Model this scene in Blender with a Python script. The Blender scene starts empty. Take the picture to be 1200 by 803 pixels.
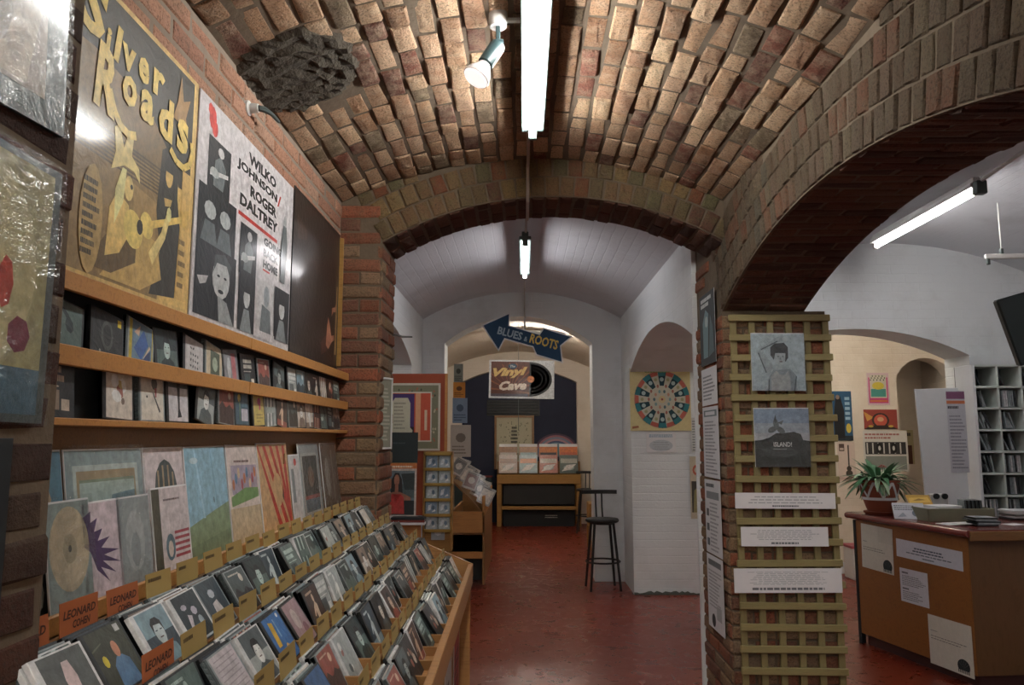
import bpy, bmesh, math, random
from mathutils import Matrix, Vector, noise
C = bpy.context.scene.collection
R = math.radians
PI = math.pi

# ------------------------------------------------------------------ camera, world, exposure
FPX = 900.0
PITCH = math.atan(112 / FPX)
YAW = math.atan(13 / FPX * math.cos(PITCH))
cd = bpy.data.cameras.new('camera'); cam = bpy.data.objects.new('camera', cd); C.objects.link(cam)
cam.location = (0, 0, 1.5); cam.rotation_euler = (PI / 2 + PITCH, 0, YAW)
cd.sensor_width = 36; cd.lens = 36 * FPX / 1200; cd.clip_start = 0.02
bpy.context.scene.camera = cam
w = bpy.data.worlds.new('world'); bpy.context.scene.world = w; w.use_nodes = True
w.node_tree.nodes['Background'].inputs[0].default_value = (0.05, 0.06, 0.07, 1)
w.node_tree.nodes['Background'].inputs[1].default_value = 0.3
vs = bpy.context.scene.view_settings
vs.view_transform = 'Standard'; vs.look = 'None'; vs.exposure = 2.1; vs.gamma = 1; vs.use_curve_mapping = False

TUBE_E = 29.0      # near fluorescent tube
TUBE2_E = 7.5     # white bay tube
TUBE3_E = 16.0     # far room tube
TUBE4_E = 11.0     # counter room tube
CREAM_E = 23.0

# ------------------------------------------------------------------ helpers
def lin(h):
    if not isinstance(h, str): return h
    h = h.lstrip('#'); o = []
    for i in (0, 2, 4):
        c = int(h[i:i + 2], 16) / 255
        o.append(c / 12.92 if c <= .04045 else ((c + .055) / 1.055) ** 2.4)
    return (o[0], o[1], o[2], 1)

def node_mat(name):
    m = bpy.data.materials.new(name); m.use_nodes = True
    nt = m.node_tree
    return m, nt, nt.nodes['Principled BSDF'], nt.nodes, nt.links

def noise_node(N, L, scale, detail=4, rough=.6, pos='world', dist=0, stretch=None):
    t = N.new('ShaderNodeTexNoise'); t.inputs['Scale'].default_value = scale
    t.inputs['Detail'].default_value = detail; t.inputs['Roughness'].default_value = rough
    t.inputs['Distortion'].default_value = dist
    if pos == 'world':
        g = N.new('ShaderNodeNewGeometry'); src = g.outputs['Position']
    else:
        g = N.new('ShaderNodeTexCoord'); src = g.outputs['Object']
    if stretch:
        mp = N.new('ShaderNodeMapping'); mp.inputs['Scale'].default_value = stretch
        L.new(src, mp.inputs[0]); src = mp.outputs[0]
    L.new(src, t.inputs['Vector'])
    return t

def mixc(N, L, fac, a, b, mode='MIX'):
    x = N.new('ShaderNodeMix'); x.data_type = 'RGBA'; x.blend_type = mode
    for s, v in ((0, fac), (6, a), (7, b)):
        if hasattr(v, 'links'): L.new(v, x.inputs[s])
        elif s == 0: x.inputs[0].default_value = v
        else: x.inputs[s].default_value = lin(v)
    return x.outputs[2]

def ramp(N, L, src, stops, interp='LINEAR'):
    r = N.new('ShaderNodeValToRGB'); r.color_ramp.interpolation = interp
    e = r.color_ramp.elements
    while len(e) > 1: e.remove(e[-1])
    e[0].position = stops[0][0]; e[0].color = lin(stops[0][1])
    for p, c in stops[1:]:
        k = e.new(p); k.color = lin(c)
    L.new(src, r.inputs[0]); return r.outputs[0]

def bump(N, L, b, h, strength, dist=.01, normal=None):
    u = N.new('ShaderNodeBump'); u.inputs['Strength'].default_value = strength; u.inputs['Distance'].default_value = dist
    L.new(h, u.inputs['Height'])
    if normal: L.new(normal, u.inputs['Normal'])
    if b: L.new(u.outputs[0], b.inputs['Normal'])
    return u.outputs[0]

def plain(name, col, rough=.6, var=.12, scale=30, metal=0, bmp=.05, spec=.5, coat=0):
    m, nt, b, N, L = node_mat(name)
    n = noise_node(N, L, scale)
    c = lin(col); d = tuple(x * (1 - var) for x in c[:3]) + (1,); u = tuple(min(1, x * (1 + var)) for x in c[:3]) + (1,)
    L.new(mixc(N, L, n.outputs[0], d, u), b.inputs['Base Color'])
    b.inputs['Roughness'].default_value = rough; b.inputs['Metallic'].default_value = metal
    b.inputs['Specular IOR Level'].default_value = spec; b.inputs['Coat Weight'].default_value = coat
    b.inputs['Coat Roughness'].default_value = .1
    if bmp: bump(N, L, b, n.outputs[0], bmp)
    return m

def wood(name, a, b_, rough=.45, axis=(1, 12, 12)):
    m, nt, b, N, L = node_mat(name)
    n = noise_node(N, L, 5, 6, .65, 'obj', 1.2, axis)
    L.new(ramp(N, L, n.outputs[0], [(.25, a), (.5, b_), (.62, a), (.8, b_)]), b.inputs['Base Color'])
    b.inputs['Roughness'].default_value = rough
    bump(N, L, b, n.outputs[0], .08)
    return m

def brick_mat(name, cols, spot, spotf=.3, bs=.7, dark='#3a3029'):
    """brick colour picked per brick (object random + island random), mottled and rough"""
    m, nt, b, N, L = node_mat(name)
    oi = N.new('ShaderNodeObjectInfo'); g = N.new('ShaderNodeNewGeometry')
    ad = N.new('ShaderNodeMath'); ad.operation = 'ADD'; L.new(oi.outputs['Random'], ad.inputs[0]); L.new(g.outputs['Random Per Island'], ad.inputs[1])
    fr = N.new('ShaderNodeMath'); fr.operation = 'FRACT'; L.new(ad.outputs[0], fr.inputs[0])
    k = len(cols)
    base = ramp(N, L, fr.outputs[0], [(i / k, c) for i, c in enumerate(cols)], 'CONSTANT')
    n1 = noise_node(N, L, 14, 6, .7); n2 = noise_node(N, L, 110, 5, .75); n3 = noise_node(N, L, 3.2, 4, .6)
    f1 = ramp(N, L, n1.outputs[0], [(.42, (0, 0, 0, 1)), (.68, (1, 1, 1, 1))])
    mm = N.new('ShaderNodeMath'); mm.operation = 'MULTIPLY'; mm.inputs[1].default_value = spotf; L.new(f1, mm.inputs[0])
    c1 = mixc(N, L, mm.outputs[0], base, spot)
    f2 = ramp(N, L, n2.outputs[0], [(.34, (1, 1, 1, 1)), (.50, (0, 0, 0, 1))])
    m2 = N.new('ShaderNodeMath'); m2.operation = 'MULTIPLY'; m2.inputs[1].default_value = .75; L.new(f2, m2.inputs[0])
    c2 = mixc(N, L, m2.outputs[0], c1, dark)
    f3 = ramp(N, L, n3.outputs[0], [(.52, (0, 0, 0, 1)), (.75, (1, 1, 1, 1))])
    m3 = N.new('ShaderNodeMath'); m3.operation = 'MULTIPLY'; m3.inputs[1].default_value = .45; L.new(f3, m3.inputs[0])
    L.new(mixc(N, L, m3.outputs[0], c2, '#6a5a48'), b.inputs['Base Color'])
    b.inputs['Roughness'].default_value = .85; b.inputs['Specular IOR Level'].default_value = .3
    nn = bump(N, L, None, n1.outputs[0], .8, .02)
    bump(N, L, b, n2.outputs[0], bs, .02, nn)
    return m

def white_brick(name, comb, col='#dfe4e6', dirt='#b3b5b3', bs=.28, cream=False):
    """painted brickwork: coursing only as faint relief"""
    m, nt, b, N, L = node_mat(name)
    g = N.new('ShaderNodeNewGeometry'); s = N.new('ShaderNodeSeparateXYZ'); L.new(g.outputs['Position'], s.inputs[0])
    c = N.new('ShaderNodeCombineXYZ'); L.new(s.outputs[comb[0]], c.inputs[0]); L.new(s.outputs[comb[1]], c.inputs[1])
    w1 = noise_node(N, L, 6); wm = N.new('ShaderNodeVectorMath'); wm.operation = 'MULTIPLY_ADD'
    L.new(w1.outputs['Color'], wm.inputs[0]); wm.inputs[1].default_value = (.02, .02, 0); L.new(c.outputs[0], wm.inputs[2])
    t = N.new('ShaderNodeTexBrick'); L.new(wm.outputs[0], t.inputs[0])
    t.inputs['Scale'].default_value = 1; t.inputs['Brick Width'].default_value = .225; t.inputs['Row Height'].default_value = .075
    t.inputs['Mortar Size'].default_value = .007; t.inputs['Mortar Smooth'].default_value = .8
    t.inputs['Color1'].default_value = (1, 1, 1, 1); t.inputs['Color2'].default_value = (.75, .75, .75, 1); t.inputs['Mortar'].default_value = (0, 0, 0, 1)
    n = noise_node(N, L, 40, 5, .7); n2 = noise_node(N, L, 1.5, 5, .65)
    f = ramp(N, L, n2.outputs[0], [(.5, (0, 0, 0, 1)), (.8, (.6, .6, .6, 1))])
    L.new(mixc(N, L, f, col, dirt), b.inputs['Base Color'])
    b.inputs['Roughness'].default_value = .7
    nn = bump(N, L, None, t.outputs[0], bs, .006)
    bump(N, L, b, n.outputs[0], .35, .006, nn)
    return m

M = {}
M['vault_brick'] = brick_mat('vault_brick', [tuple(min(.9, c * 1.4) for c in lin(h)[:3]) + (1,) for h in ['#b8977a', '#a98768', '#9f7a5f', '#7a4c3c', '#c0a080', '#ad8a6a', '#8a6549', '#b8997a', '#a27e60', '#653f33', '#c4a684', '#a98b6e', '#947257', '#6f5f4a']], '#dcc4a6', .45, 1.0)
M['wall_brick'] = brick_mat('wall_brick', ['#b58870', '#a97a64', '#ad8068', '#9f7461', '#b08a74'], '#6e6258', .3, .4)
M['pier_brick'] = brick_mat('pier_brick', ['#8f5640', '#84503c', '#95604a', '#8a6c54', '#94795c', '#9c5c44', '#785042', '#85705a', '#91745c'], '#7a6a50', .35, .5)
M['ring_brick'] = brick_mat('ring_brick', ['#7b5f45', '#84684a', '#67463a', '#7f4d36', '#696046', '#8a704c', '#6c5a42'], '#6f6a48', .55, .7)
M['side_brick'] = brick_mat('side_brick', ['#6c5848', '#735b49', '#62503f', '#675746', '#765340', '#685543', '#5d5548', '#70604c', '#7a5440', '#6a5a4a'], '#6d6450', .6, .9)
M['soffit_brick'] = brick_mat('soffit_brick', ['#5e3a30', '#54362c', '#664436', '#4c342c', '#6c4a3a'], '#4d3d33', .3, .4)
M['shaded_brick'] = brick_mat('shaded_brick', ['#4a2e25', '#3f2a23', '#553529', '#44332a'], '#3a3029', .3, .5)  # near pier: shade beyond the tubes' reach is painted into the brick colours
M['mortar'] = plain('mortar', '#6f6355', .95, .3, 25, bmp=.5)
M['mortar_dark'] = plain('mortar_dark', '#665848', .95, .3, 25, bmp=.5)
M['mortar_light'] = plain('mortar_light', '#87796b', .95, .2, 25, bmp=.4)
M['rubble'] = plain('rubble', '#3e372d', 1, .6, 60, bmp=1)
M['white_yz'] = white_brick('white_painted_brick_side', (1, 2))
M['white_xz'] = white_brick('white_painted_brick_cross', (0, 2))
M['white_vault'] = white_brick('white_painted_vault', (1, 0), col='#d0d3d8', dirt='#a1a3a5', bs=.25)
M['cream_xz'] = white_brick('cream_painted_cross', (0, 2), col='#e3d9cb', dirt='#bfae94', bs=.25)
M['cream_yz'] = white_brick('cream_painted_side', (1, 2), col='#e3d9cb', dirt='#bfae94', bs=.25)
M['cream_vault'] = white_brick('cream_painted_vault', (1, 0), col='#e0d6c6', dirt='#bfae94', bs=.25)
M['navy'] = plain('navy_paint', '#262c42', .75, .15, 6)
M['oak'] = wood('oak', '#a8743f', '#bd8649')
M['oak_dark'] = wood('oak_dark', '#7a5632', '#8b6438')
M['pine'] = wood('pine', '#8f6a34', '#a37b3f')
M['rack_wood'] = wood('rack_wood', '#94683c', '#a87a48')
M['trellis'] = wood('trellis_wood', '#837850', '#928659', .6)
M['trellis_v'] = wood('trellis_wood_upright', '#7b7049', '#897d53', .6, (12, 12, 1))
M['counter'] = wood('counter_wood', '#8a5a2c', '#96632f', .4, (6, 6, 1))
M['counter_side'] = wood('counter_side_wood', '#6f5030', '#785736', .45, (6, 6, 1))
M['maroon'] = plain('maroon_laminate', '#7a3a34', .25, .1, 8, coat=.4)
M['plinth'] = plain('plinth_paint', '#4a2a26', .5)
M['black'] = plain('black_paint', '#151718', .45)
M['dark'] = plain('dark_board', '#1b2226', .6)
M['teal_dark'] = plain('dark_teal', '#26383a', .4)
M['conduit'] = plain('conduit_paint', '#a89e96', .5)
M['grey_metal'] = plain('grey_metal', '#4a5452', .45, metal=.2)
M['batten'] = plain('batten_enamel', '#5d6d6a', .5)
M['white_enamel'] = plain('white_enamel', '#cfcfcc', .4)
M['white_paint'] = plain('white_paint', '#dde1e4', .5, .05)
M['shelf_white'] = plain('shelf_white', '#cdd6d1', .5, .05)
M['paper'] = plain('paper', '#e0e0e2', .8, .04)
M['steel'] = plain('steel', '#8b8e8c', .35, metal=.8)
M['grey_tray'] = plain('grey_tray', '#7b7b66', .6)
M['terracotta'] = plain('terracotta', '#8c4a33', .6, .15, 12)
M['soil'] = plain('soil', '#2c2119', 1, .4, 50)
M['red_fabric'] = plain('red_card', '#7c2f2c', .6)

def print_mat(name, rough, coat):
    m, nt, b, N, L = node_mat(name)
    a = N.new('ShaderNodeVertexColor'); a.layer_name = 'Col'
    n = noise_node(N, L, 38, 6, .7)
    f = ramp(N, L, n.outputs[0], [(.32, (.62, .62, .62, 1)), (.68, (1.12, 1.12, 1.12, 1))]) if coat else ramp(N, L, n.outputs[0], [(.3, (.88, .88, .88, 1)), (.7, (1, 1, 1, 1))])
    if coat:
        n5 = noise_node(N, L, 14, 4, .6, dist=2)
        bump(N, L, b, n5.outputs[0], .25, .01)
    L.new(mixc(N, L, 1.0, a.outputs[0], f, 'MULTIPLY'), b.inputs['Base Color'])
    b.inputs['Roughness'].default_value = rough
    b.inputs['Coat Weight'].default_value = coat; b.inputs['Coat Roughness'].default_value = .12
    return m
M['print'] = print_mat('printed_matt', .7, 0)
M['print_gloss'] = print_mat('printed_gloss', .45, .45)

def film_mat():
    m = bpy.data.materials.new('clear_plastic_film'); m.use_nodes = True
    nt = m.node_tree; N = nt.nodes; L = nt.links
    for n in list(N): N.remove(n)
    o = N.new('ShaderNodeOutputMaterial'); mx = N.new('ShaderNodeMixShader'); t = N.new('ShaderNodeBsdfTransparent'); g = N.new('ShaderNodeBsdfGlossy')
    t.inputs[0].default_value = (.97, .98, .98, 1); g.inputs['Roughness'].default_value = .18
    fr = N.new('ShaderNodeLayerWeight'); fr.inputs[0].default_value = .5
    pw = N.new('ShaderNodeMath'); pw.operation = 'POWER'; pw.inputs[1].default_value = 3.5; L.new(fr.outputs['Facing'], pw.inputs[0])
    ad = N.new('ShaderNodeMath'); ad.operation = 'MULTIPLY_ADD'; ad.inputs[1].default_value = .7; ad.inputs[2].default_value = .06; L.new(pw.outputs[0], ad.inputs[0])
    L.new(ad.outputs[0], mx.inputs[0]); L.new(t.outputs[0], mx.inputs[1]); L.new(g.outputs[0], mx.inputs[2]); L.new(mx.outputs[0], o.inputs[0])
    n = noise_node(N, L, 9, 4, .6, 'obj', 2.5)
    u = N.new('ShaderNodeBump'); u.inputs['Strength'].default_value = .9; u.inputs['Distance'].default_value = .02
    L.new(n.outputs[0], u.inputs['Height']); L.new(u.outputs[0], g.inputs['Normal'])
    return m
M['film'] = film_mat()

def glow(name, col, e):
    m, nt, b, N, L = node_mat(name)
    b.inputs['Base Color'].default_value = (.9, .9, .9, 1)
    b.inputs['Emission Color'].default_value = col; b.inputs['Emission Strength'].default_value = e
    return m

def floor_mat():
    m, nt, b, N, L = node_mat('red_floor_paint')
    n1 = noise_node(N, L, 1.2, 6, .65); n2 = noise_node(N, L, 45, 4, .7); n3 = noise_node(N, L, 7, 6, .7, dist=1)
    c = ramp(N, L, n1.outputs[0], [(.3, '#6b2112'), (.55, '#762917'), (.75, '#6a2e1f')])
    f = ramp(N, L, n3.outputs[0], [(.55, (0, 0, 0, 1)), (.8, (.3, .3, .3, 1))])
    L.new(mixc(N, L, f, c, '#542a1d'), b.inputs['Base Color'])
    L.new(ramp(N, L, n3.outputs[0], [(.3, (.23, .23, .23, 1)), (.75, (.38, .38, .38, 1))]), b.inputs['Roughness'])
    nn = bump(N, L, None, n3.outputs[0], .035, .01)
    bump(N, L, b, n2.outputs[0], .06, .004, nn)
    b.inputs['Specular IOR Level'].default_value = .55
    return m
M['floor'] = floor_mat()

# geometry collector -------------------------------------------------------------
class G:
    def __init__(s): s.v = []; s.f = []; s.c = []; s.m = []
    def add(s, vs_, fs, col=(1, 1, 1, 1), mi=0, mat=None):
        k = len(s.v)
        s.v += [tuple(mat @ Vector(p)) for p in vs_] if mat else [tuple(p) for p in vs_]
        col = lin(col)
        for f in fs: s.f.append(tuple(i + k for i in f)); s.c.append(col); s.m.append(mi)
        return s
    def box(s, x0, x1, y0, y1, z0, z1, ch=0, col=(1, 1, 1, 1), mi=0, mat=None):
        if x1 < x0: x0, x1 = x1, x0
        if y1 < y0: y0, y1 = y1, y0
        if z1 < z0: z0, z1 = z1, z0
        ch = min(ch, (x1 - x0) * .45, (y1 - y0) * .45, (z1 - z0) * .45)
        if ch <= 0:
            v = [(x, y, z) for z in (z0, z1) for y in (y0, y1) for x in (x0, x1)]
            f = [(0, 2, 3, 1), (4, 5, 7, 6), (0, 1, 5, 4), (2, 6, 7, 3), (0, 4, 6, 2), (1, 3, 7, 5)]
            return s.add(v, f, col, mi, mat)
        bm = bmesh.new(); bmesh.ops.create_cube(bm, size=1)
        for q in bm.verts:
            q.co = ((x0 + x1) / 2 + q.co.x * (x1 - x0), (y0 + y1) / 2 + q.co.y * (y1 - y0), (z0 + z1) / 2 + q.co.z * (z1 - z0))
        bmesh.ops.bevel(bm, geom=bm.edges[:], offset=ch, segments=1, affect='EDGES', profile=.5)
        bm.verts.index_update()
        s.add([q.co[:] for q in bm.verts], [[q.index for q in f.verts] for f in bm.faces], col, mi, mat); bm.free()
        return s
    def prism(s, pts, z0, z1, col=(1, 1, 1, 1), mi=0, mat=None):
        n = len(pts); v = [(x, y, z0) for x, y in pts] + [(x, y, z1) for x, y in pts]
        f = [tuple(range(n - 1, -1, -1)), tuple(range(n, 2 * n))] + [(i, (i + 1) % n, n + (i + 1) % n, n + i) for i in range(n)]
        return s.add(v, f, col, mi, mat)
    def tube(s, path, r, n=8, col=(1, 1, 1, 1), mi=0, closed=False, mat=None):
        P = [Vector(p) for p in path]; k = len(P); v = []; prev = None
        for i, p in enumerate(P):
            if closed: d = P[(i + 1) % k] - P[i - 1]
            else: d = P[min(i + 1, k - 1)] - P[max(i - 1, 0)]
            d.normalize()
            a = prev if prev else (Vector((0, 0, 1)) if abs(d.z) < .9 else Vector((1, 0, 0)))
            u = (a - d * a.dot(d)).normalized(); w_ = d.cross(u); prev = u
            rr = r[i] if isinstance(r, (list, tuple)) else r
            v += [tuple(p + (u * math.cos(2 * PI * j / n) + w_ * math.sin(2 * PI * j / n)) * rr) for j in range(n)]
        f = []
        for i in range(k if closed else k - 1):
            b2 = ((i + 1) % k) * n
            f += [(i * n + j, i * n + (j + 1) % n, b2 + (j + 1) % n, b2 + j) for j in range(n)]
        if not closed: f += [tuple(range(n - 1, -1, -1)), tuple((k - 1) * n + j for j in range(n))]
        return s.add(v, f, col, mi, mat)
    def lathe(s, prof, n=20, cx=0, cy=0, cz=0, col=(1, 1, 1, 1), mi=0, mat=None):
        v = []; k = len(prof)
        for r, z in prof: v += [(cx + r * math.cos(2 * PI * j / n), cy + r * math.sin(2 * PI * j / n), cz + z) for j in range(n)]
        f = [(i * n + j, i * n + (j + 1) % n, (i + 1) * n + (j + 1) % n, (i + 1) * n + j) for i in range(k - 1) for j in range(n)]
        f += [tuple(range(n - 1, -1, -1)), tuple((k - 1) * n + j for j in range(n))]
        return s.add(v, f, col, mi, mat)
    def mesh(s, name, mats, smooth=False, colors=False):
        me = bpy.data.meshes.new(name); me.from_pydata(s.v, [], s.f)
        if not isinstance(mats, (list, tuple)): mats = [mats]
        for m in mats: me.materials.append(M[m] if isinstance(m, str) else m)
        if len(mats) > 1:
            for p, i in zip(me.polygons, s.m): p.material_index = i
        if colors:
            a = me.color_attributes.new('Col', 'FLOAT_COLOR', 'CORNER')
            buf = []
            for p, c in zip(me.polygons, s.c): buf += ([min(.86, q * 1.55) for q in c[:3]] + [1]) * p.loop_total
            a.data.foreach_set('color', buf)
        if smooth:
            me.polygons.foreach_set('use_smooth', [True] * len(me.polygons))
            try: me.set_sharp_from_angle(angle=R(40))
            except Exception: pass
        me.update(); return me
    def build(s, name, mats, parent=None, smooth=False, colors=False, mw=None):
        o = bpy.data.objects.new(name, s.mesh(name, mats, smooth, colors)); C.objects.link(o)
        if parent: o.parent = parent
        if mw: o.matrix_world = mw
        return o

def tag(o, label=None, cat=None, group=None, kind=None):
    if label: o['label'] = label
    if cat: o['category'] = cat
    if group: o['group'] = group
    if kind: o['kind'] = kind
    return o
def empty(name, loc=(0, 0, 0), rz=0):
    o = bpy.data.objects.new(name, None); C.objects.link(o); o.empty_display_size = .1
    o.matrix_world = Matrix.Translation(loc) @ Matrix.Rotation(rz, 4, 'Z'); return o
def link(name, me, parent=None, mw=None, ml=None):
    o = bpy.data.objects.new(name, me); C.objects.link(o)
    if parent: o.parent = parent
    if ml is not None: o.matrix_local = ml
    if mw is not None: o.matrix_world = mw
    return o
def struct(o): o['kind'] = 'structure'; return o
def face(loc, rz=0, lean=0, roll=0):
    """local X right, Y up, Z towards the viewer; rz 0 looks to -Y, 90 looks to +X, -90 looks to -X"""
    return Matrix.Translation(loc) @ Matrix.Rotation(R(rz), 4, 'Z') @ Matrix.Rotation(PI / 2 - R(lean), 4, 'X') @ Matrix.Rotation(R(roll), 4, 'Z')

# flat print -----------------------------------------------------------------------
_txt = {}
def text_polys(s, bold=.0, shear=0):
    key = (s, bold, shear)
    if key in _txt: return _txt[key]
    cu = bpy.data.curves.new('t', 'FONT'); cu.body = s; cu.size = 1; cu.resolution_u = 2; cu.offset = bold; cu.shear = shear
    ob = bpy.data.objects.new('t', cu); C.objects.link(ob)
    me = bpy.data.meshes.new_from_object(ob.evaluated_get(bpy.context.evaluated_depsgraph_get()))
    v = [(p.co.x, p.co.y) for p in me.vertices]; f = [tuple(p.vertices) for p in me.polygons]
    bpy.data.objects.remove(ob); bpy.data.curves.remove(cu); bpy.data.meshes.remove(me)
    xs = [p[0] for p in v]; ys = [p[1] for p in v]
    x0, x1, y0, y1 = min(xs), max(xs), min(ys), max(ys)
    v = [((x - x0) / (x1 - x0), (y - y0) / (y1 - y0)) for x, y in v]
    _txt[key] = (v, f); return _txt[key]

class Art(G):
    def __init__(s, w, h, base=None):
        super().__init__(); s.w = w; s.h = h; s.l = 0
        if base: s.rect(0, 0, 1, 1, base)
    def z(s): s.l += 1; return .0004 + s.l * .00006
    def P(s, pts, col, k=None):
        z = s.z(); v = [((x - .5) * s.w, y * s.h, z) for x, y in pts]
        bm = bmesh.new(); vv = [bm.verts.new(p) for p in v]
        try: bm.faces.new(vv)
        except Exception: bm.free(); return s
        if len(v) > 4: bmesh.ops.triangulate(bm, faces=bm.faces[:])
        bm.normal_update(); bm.verts.index_update()
        fs = []
        for f in bm.faces:
            ids = [q.index for q in f.verts]
            fs.append(ids if f.normal.z > 0 else ids[::-1])
        s.add(v, fs, col); bm.free(); return s
    def stroke(s, pts, w_, col):
        for (a, b), (c, d) in zip(pts, pts[1:]):
            l = math.hypot(c - a, d - b); nx, ny = -(d - b) / l * w_ / 2, (c - a) / l * w_ / 2
            s.P([(a - nx, b - ny), (c - nx, d - ny), (c + nx, d + ny), (a + nx, b + ny)], col)
        return s
    def rect(s, x0, y0, x1, y1, col): return s.P([(x0, y0), (x1, y0), (x1, y1), (x0, y1)], col)
    def ell(s, cx, cy, rx, ry, col, n=16, rot=0, a0=0, a1=2 * PI):
        full = a1 - a0 > 6.2; m = n if full else n + 1; pts = []
        for i in range(m):
            t = a0 + (a1 - a0) * i / n; x = rx * math.cos(t); y = ry * math.sin(t)
            pts.append((cx + x * math.cos(rot) - y * math.sin(rot), cy + x * math.sin(rot) + y * math.cos(rot)))
        return s.P(pts, col)
    def text(s, t, x0, y0, x1, y1, col, rot=0, bold=.02, shear=0):
        v, f = text_polys(t, bold, shear); z = s.z()
        cw, ch = (x1 - x0), (y1 - y0); out = []
        cr, sr = math.cos(rot), math.sin(rot)
        for a, b in v:
            px = a * cw * s.w; py = b * ch * s.h
            out.append(((x0 - .5) * s.w + px * cr - py * sr, y0 * s.h + px * sr + py * cr, z))
        s.add(out, f, col); return s
    def lines(s, x0, y0, x1, y1, n, col, seed=0, th=.45, center=False):
        r = random.Random(seed); z = s.z(); st = (y1 - y0) / n
        for i in range(n):
            yy = y1 - (i + 1) * st; e = (x1 - x0) * r.uniform(.6, 1)
            xx = (x0 + x1 - e) / 2 if center else x0
            # short word strokes
            x = xx
            while x < xx + e:
                wd = (x1 - x0) * r.uniform(.03, .09)
                a, b = (x - .5) * s.w, (min(x + wd, xx + e) - .5) * s.w
                s.add([(a, yy * s.h, z), (b, yy * s.h, z), (b, (yy + st * th) * s.h, z), (a, (yy + st * th) * s.h, z)], [(0, 1, 2, 3)], col)
                x += wd + (x1 - x0) * .015
        return s
    def out(s, name, parent, mat='print', ml=None):
        me = s.mesh(name, mat, colors=True); return link(name, me, parent, ml=ml)

_sheet = {}
def sheet_mesh(w_, h, t, mat, ch=.0008):
    k = (w_, h, t, mat)
    if k not in _sheet: _sheet[k] = G().box(-w_ / 2, w_ / 2, 0, h, -t, .0003, ch).mesh('sheet', mat)
    return _sheet[k]
def sheet(name, label, cat, w_, h, mw, art=None, t=.001, mat='paper', pm='print', group=None, film=False, part='print'):
    o = link(name, sheet_mesh(w_, h, t, mat), mw=mw); tag(o, label, cat, group)
    if art: art.out(part, o, pm)
    if film: link('plastic_sleeve', G().add([(-w_ / 2 - .006, -.004, .006), (w_ / 2 + .006, -.004, .006), (w_ / 2 + .006, h + .008, .006), (-w_ / 2 - .006, h + .008, .006)], [(0, 1, 2, 3)]).mesh('plastic_sleeve', 'film'), o)
    return o

# arcs -----------------------------------------------------------------------------
class Arc:
    def __init__(s, a, b, zs, zc):
        h = (b - a) / 2; sg = zc - zs; s.a, s.b, s.zs = a, b, zs
        s.R = (h * h + sg * sg) / (2 * sg); s.c = (a + b) / 2; s.z0 = zc - s.R; s.half = math.asin(h / s.R)
    def z(s, u): return s.z0 + math.sqrt(max(0, s.R ** 2 - (u - s.c) ** 2))

def vault(name, arc, y0, y1, mat, th=.12, n=28):
    g = G(); v = []
    for y in (y0, y1):
        for r in (arc.R, arc.R + th):
            for i in range(n + 1):
                p = -arc.half + 2 * arc.half * i / n
                v.append((arc.c + r * math.sin(p), y, arc.z0 + r * math.cos(p)))
    k = n + 1; f = []
    for i in range(n):
        f += [(i, i + 1, 2 * k + i + 1, 2 * k + i), (k + i, 3 * k + i, 3 * k + i + 1, k + i + 1), (i, k + i, k + i + 1, i + 1), (2 * k + i, 2 * k + i + 1, 3 * k + i + 1, 3 * k + i)]
    f += [(0, 2 * k, 3 * k, k), (n, k + n, 3 * k + n, 2 * k + n)]
    g.add(v, f); o = g.build(name, mat, smooth=True); return struct(o)

def arch_wall(name, axis, p0, p1, u0, u1, arc, top, mat, n=24):
    """wall between planes p0,p1 (constant X for axis 'x', constant Y for axis 'y') with one arched opening"""
    us = sorted(set([u0, u1] + [arc.a + (arc.b - arc.a) * i / n for i in range(n + 1)] + ([] if u0 >= arc.a else [u0 + (arc.a - u0) * i / 4 for i in range(5)]) + ([] if u1 <= arc.b else [arc.b + (u1 - arc.b) * i / 4 for i in range(5)])))
    us = [u for u in us if u0 - 1e-6 <= u <= u1 + 1e-6]
    g = G()
    def T(u, p, z): return (p, u, z) if axis == 'x' else (u, p, z)
    for a, b in zip(us, us[1:]):
        if b - a < 1e-5: continue
        m = (a + b) / 2; op = arc.a < m < arc.b
        za, zb = (arc.z(a), arc.z(b)) if op else (0, 0)
        ta, tb = top(a), top(b)
        v = [T(a, p0, za), T(b, p0, zb), T(b, p0, tb), T(a, p0, ta), T(a, p1, za), T(b, p1, zb), T(b, p1, tb), T(a, p1, ta)]
        g.add(v, [(0, 1, 2, 3), (5, 4, 7, 6), (0, 4, 5, 1), (3, 2, 6, 7)])
    for u in (arc.a, arc.b):
        if u0 < u < u1: g.add([T(u, p0, 0), T(u, p1, 0), T(u, p1, arc.z(u)), T(u, p0, arc.z(u))], [(0, 1, 2, 3)])
    for u in (u0, u1):
        zb_ = arc.zs if abs(u - arc.a) < 1e-6 or abs(u - arc.b) < 1e-6 else 0
        g.add([T(u, p0, zb_), T(u, p1, zb_), T(u, p1, top(u)), T(u, p0, top(u))], [(0, 1, 2, 3)])
    bm = bmesh.new()
    me = g.mesh(name, mat); bm.from_mesh(me); bmesh.ops.remove_doubles(bm, verts=bm.verts[:], dist=1e-5)
    bmesh.ops.recalc_face_normals(bm, faces=bm.faces[:]); bm.to_mesh(me); bm.free()
    return struct(link(name, me))

def wall_box(name, x0, x1, y0, y1, z0, z1, mat): return struct(G().box(x0, x1, y0, y1, z0, z1).build(name, mat))

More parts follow.
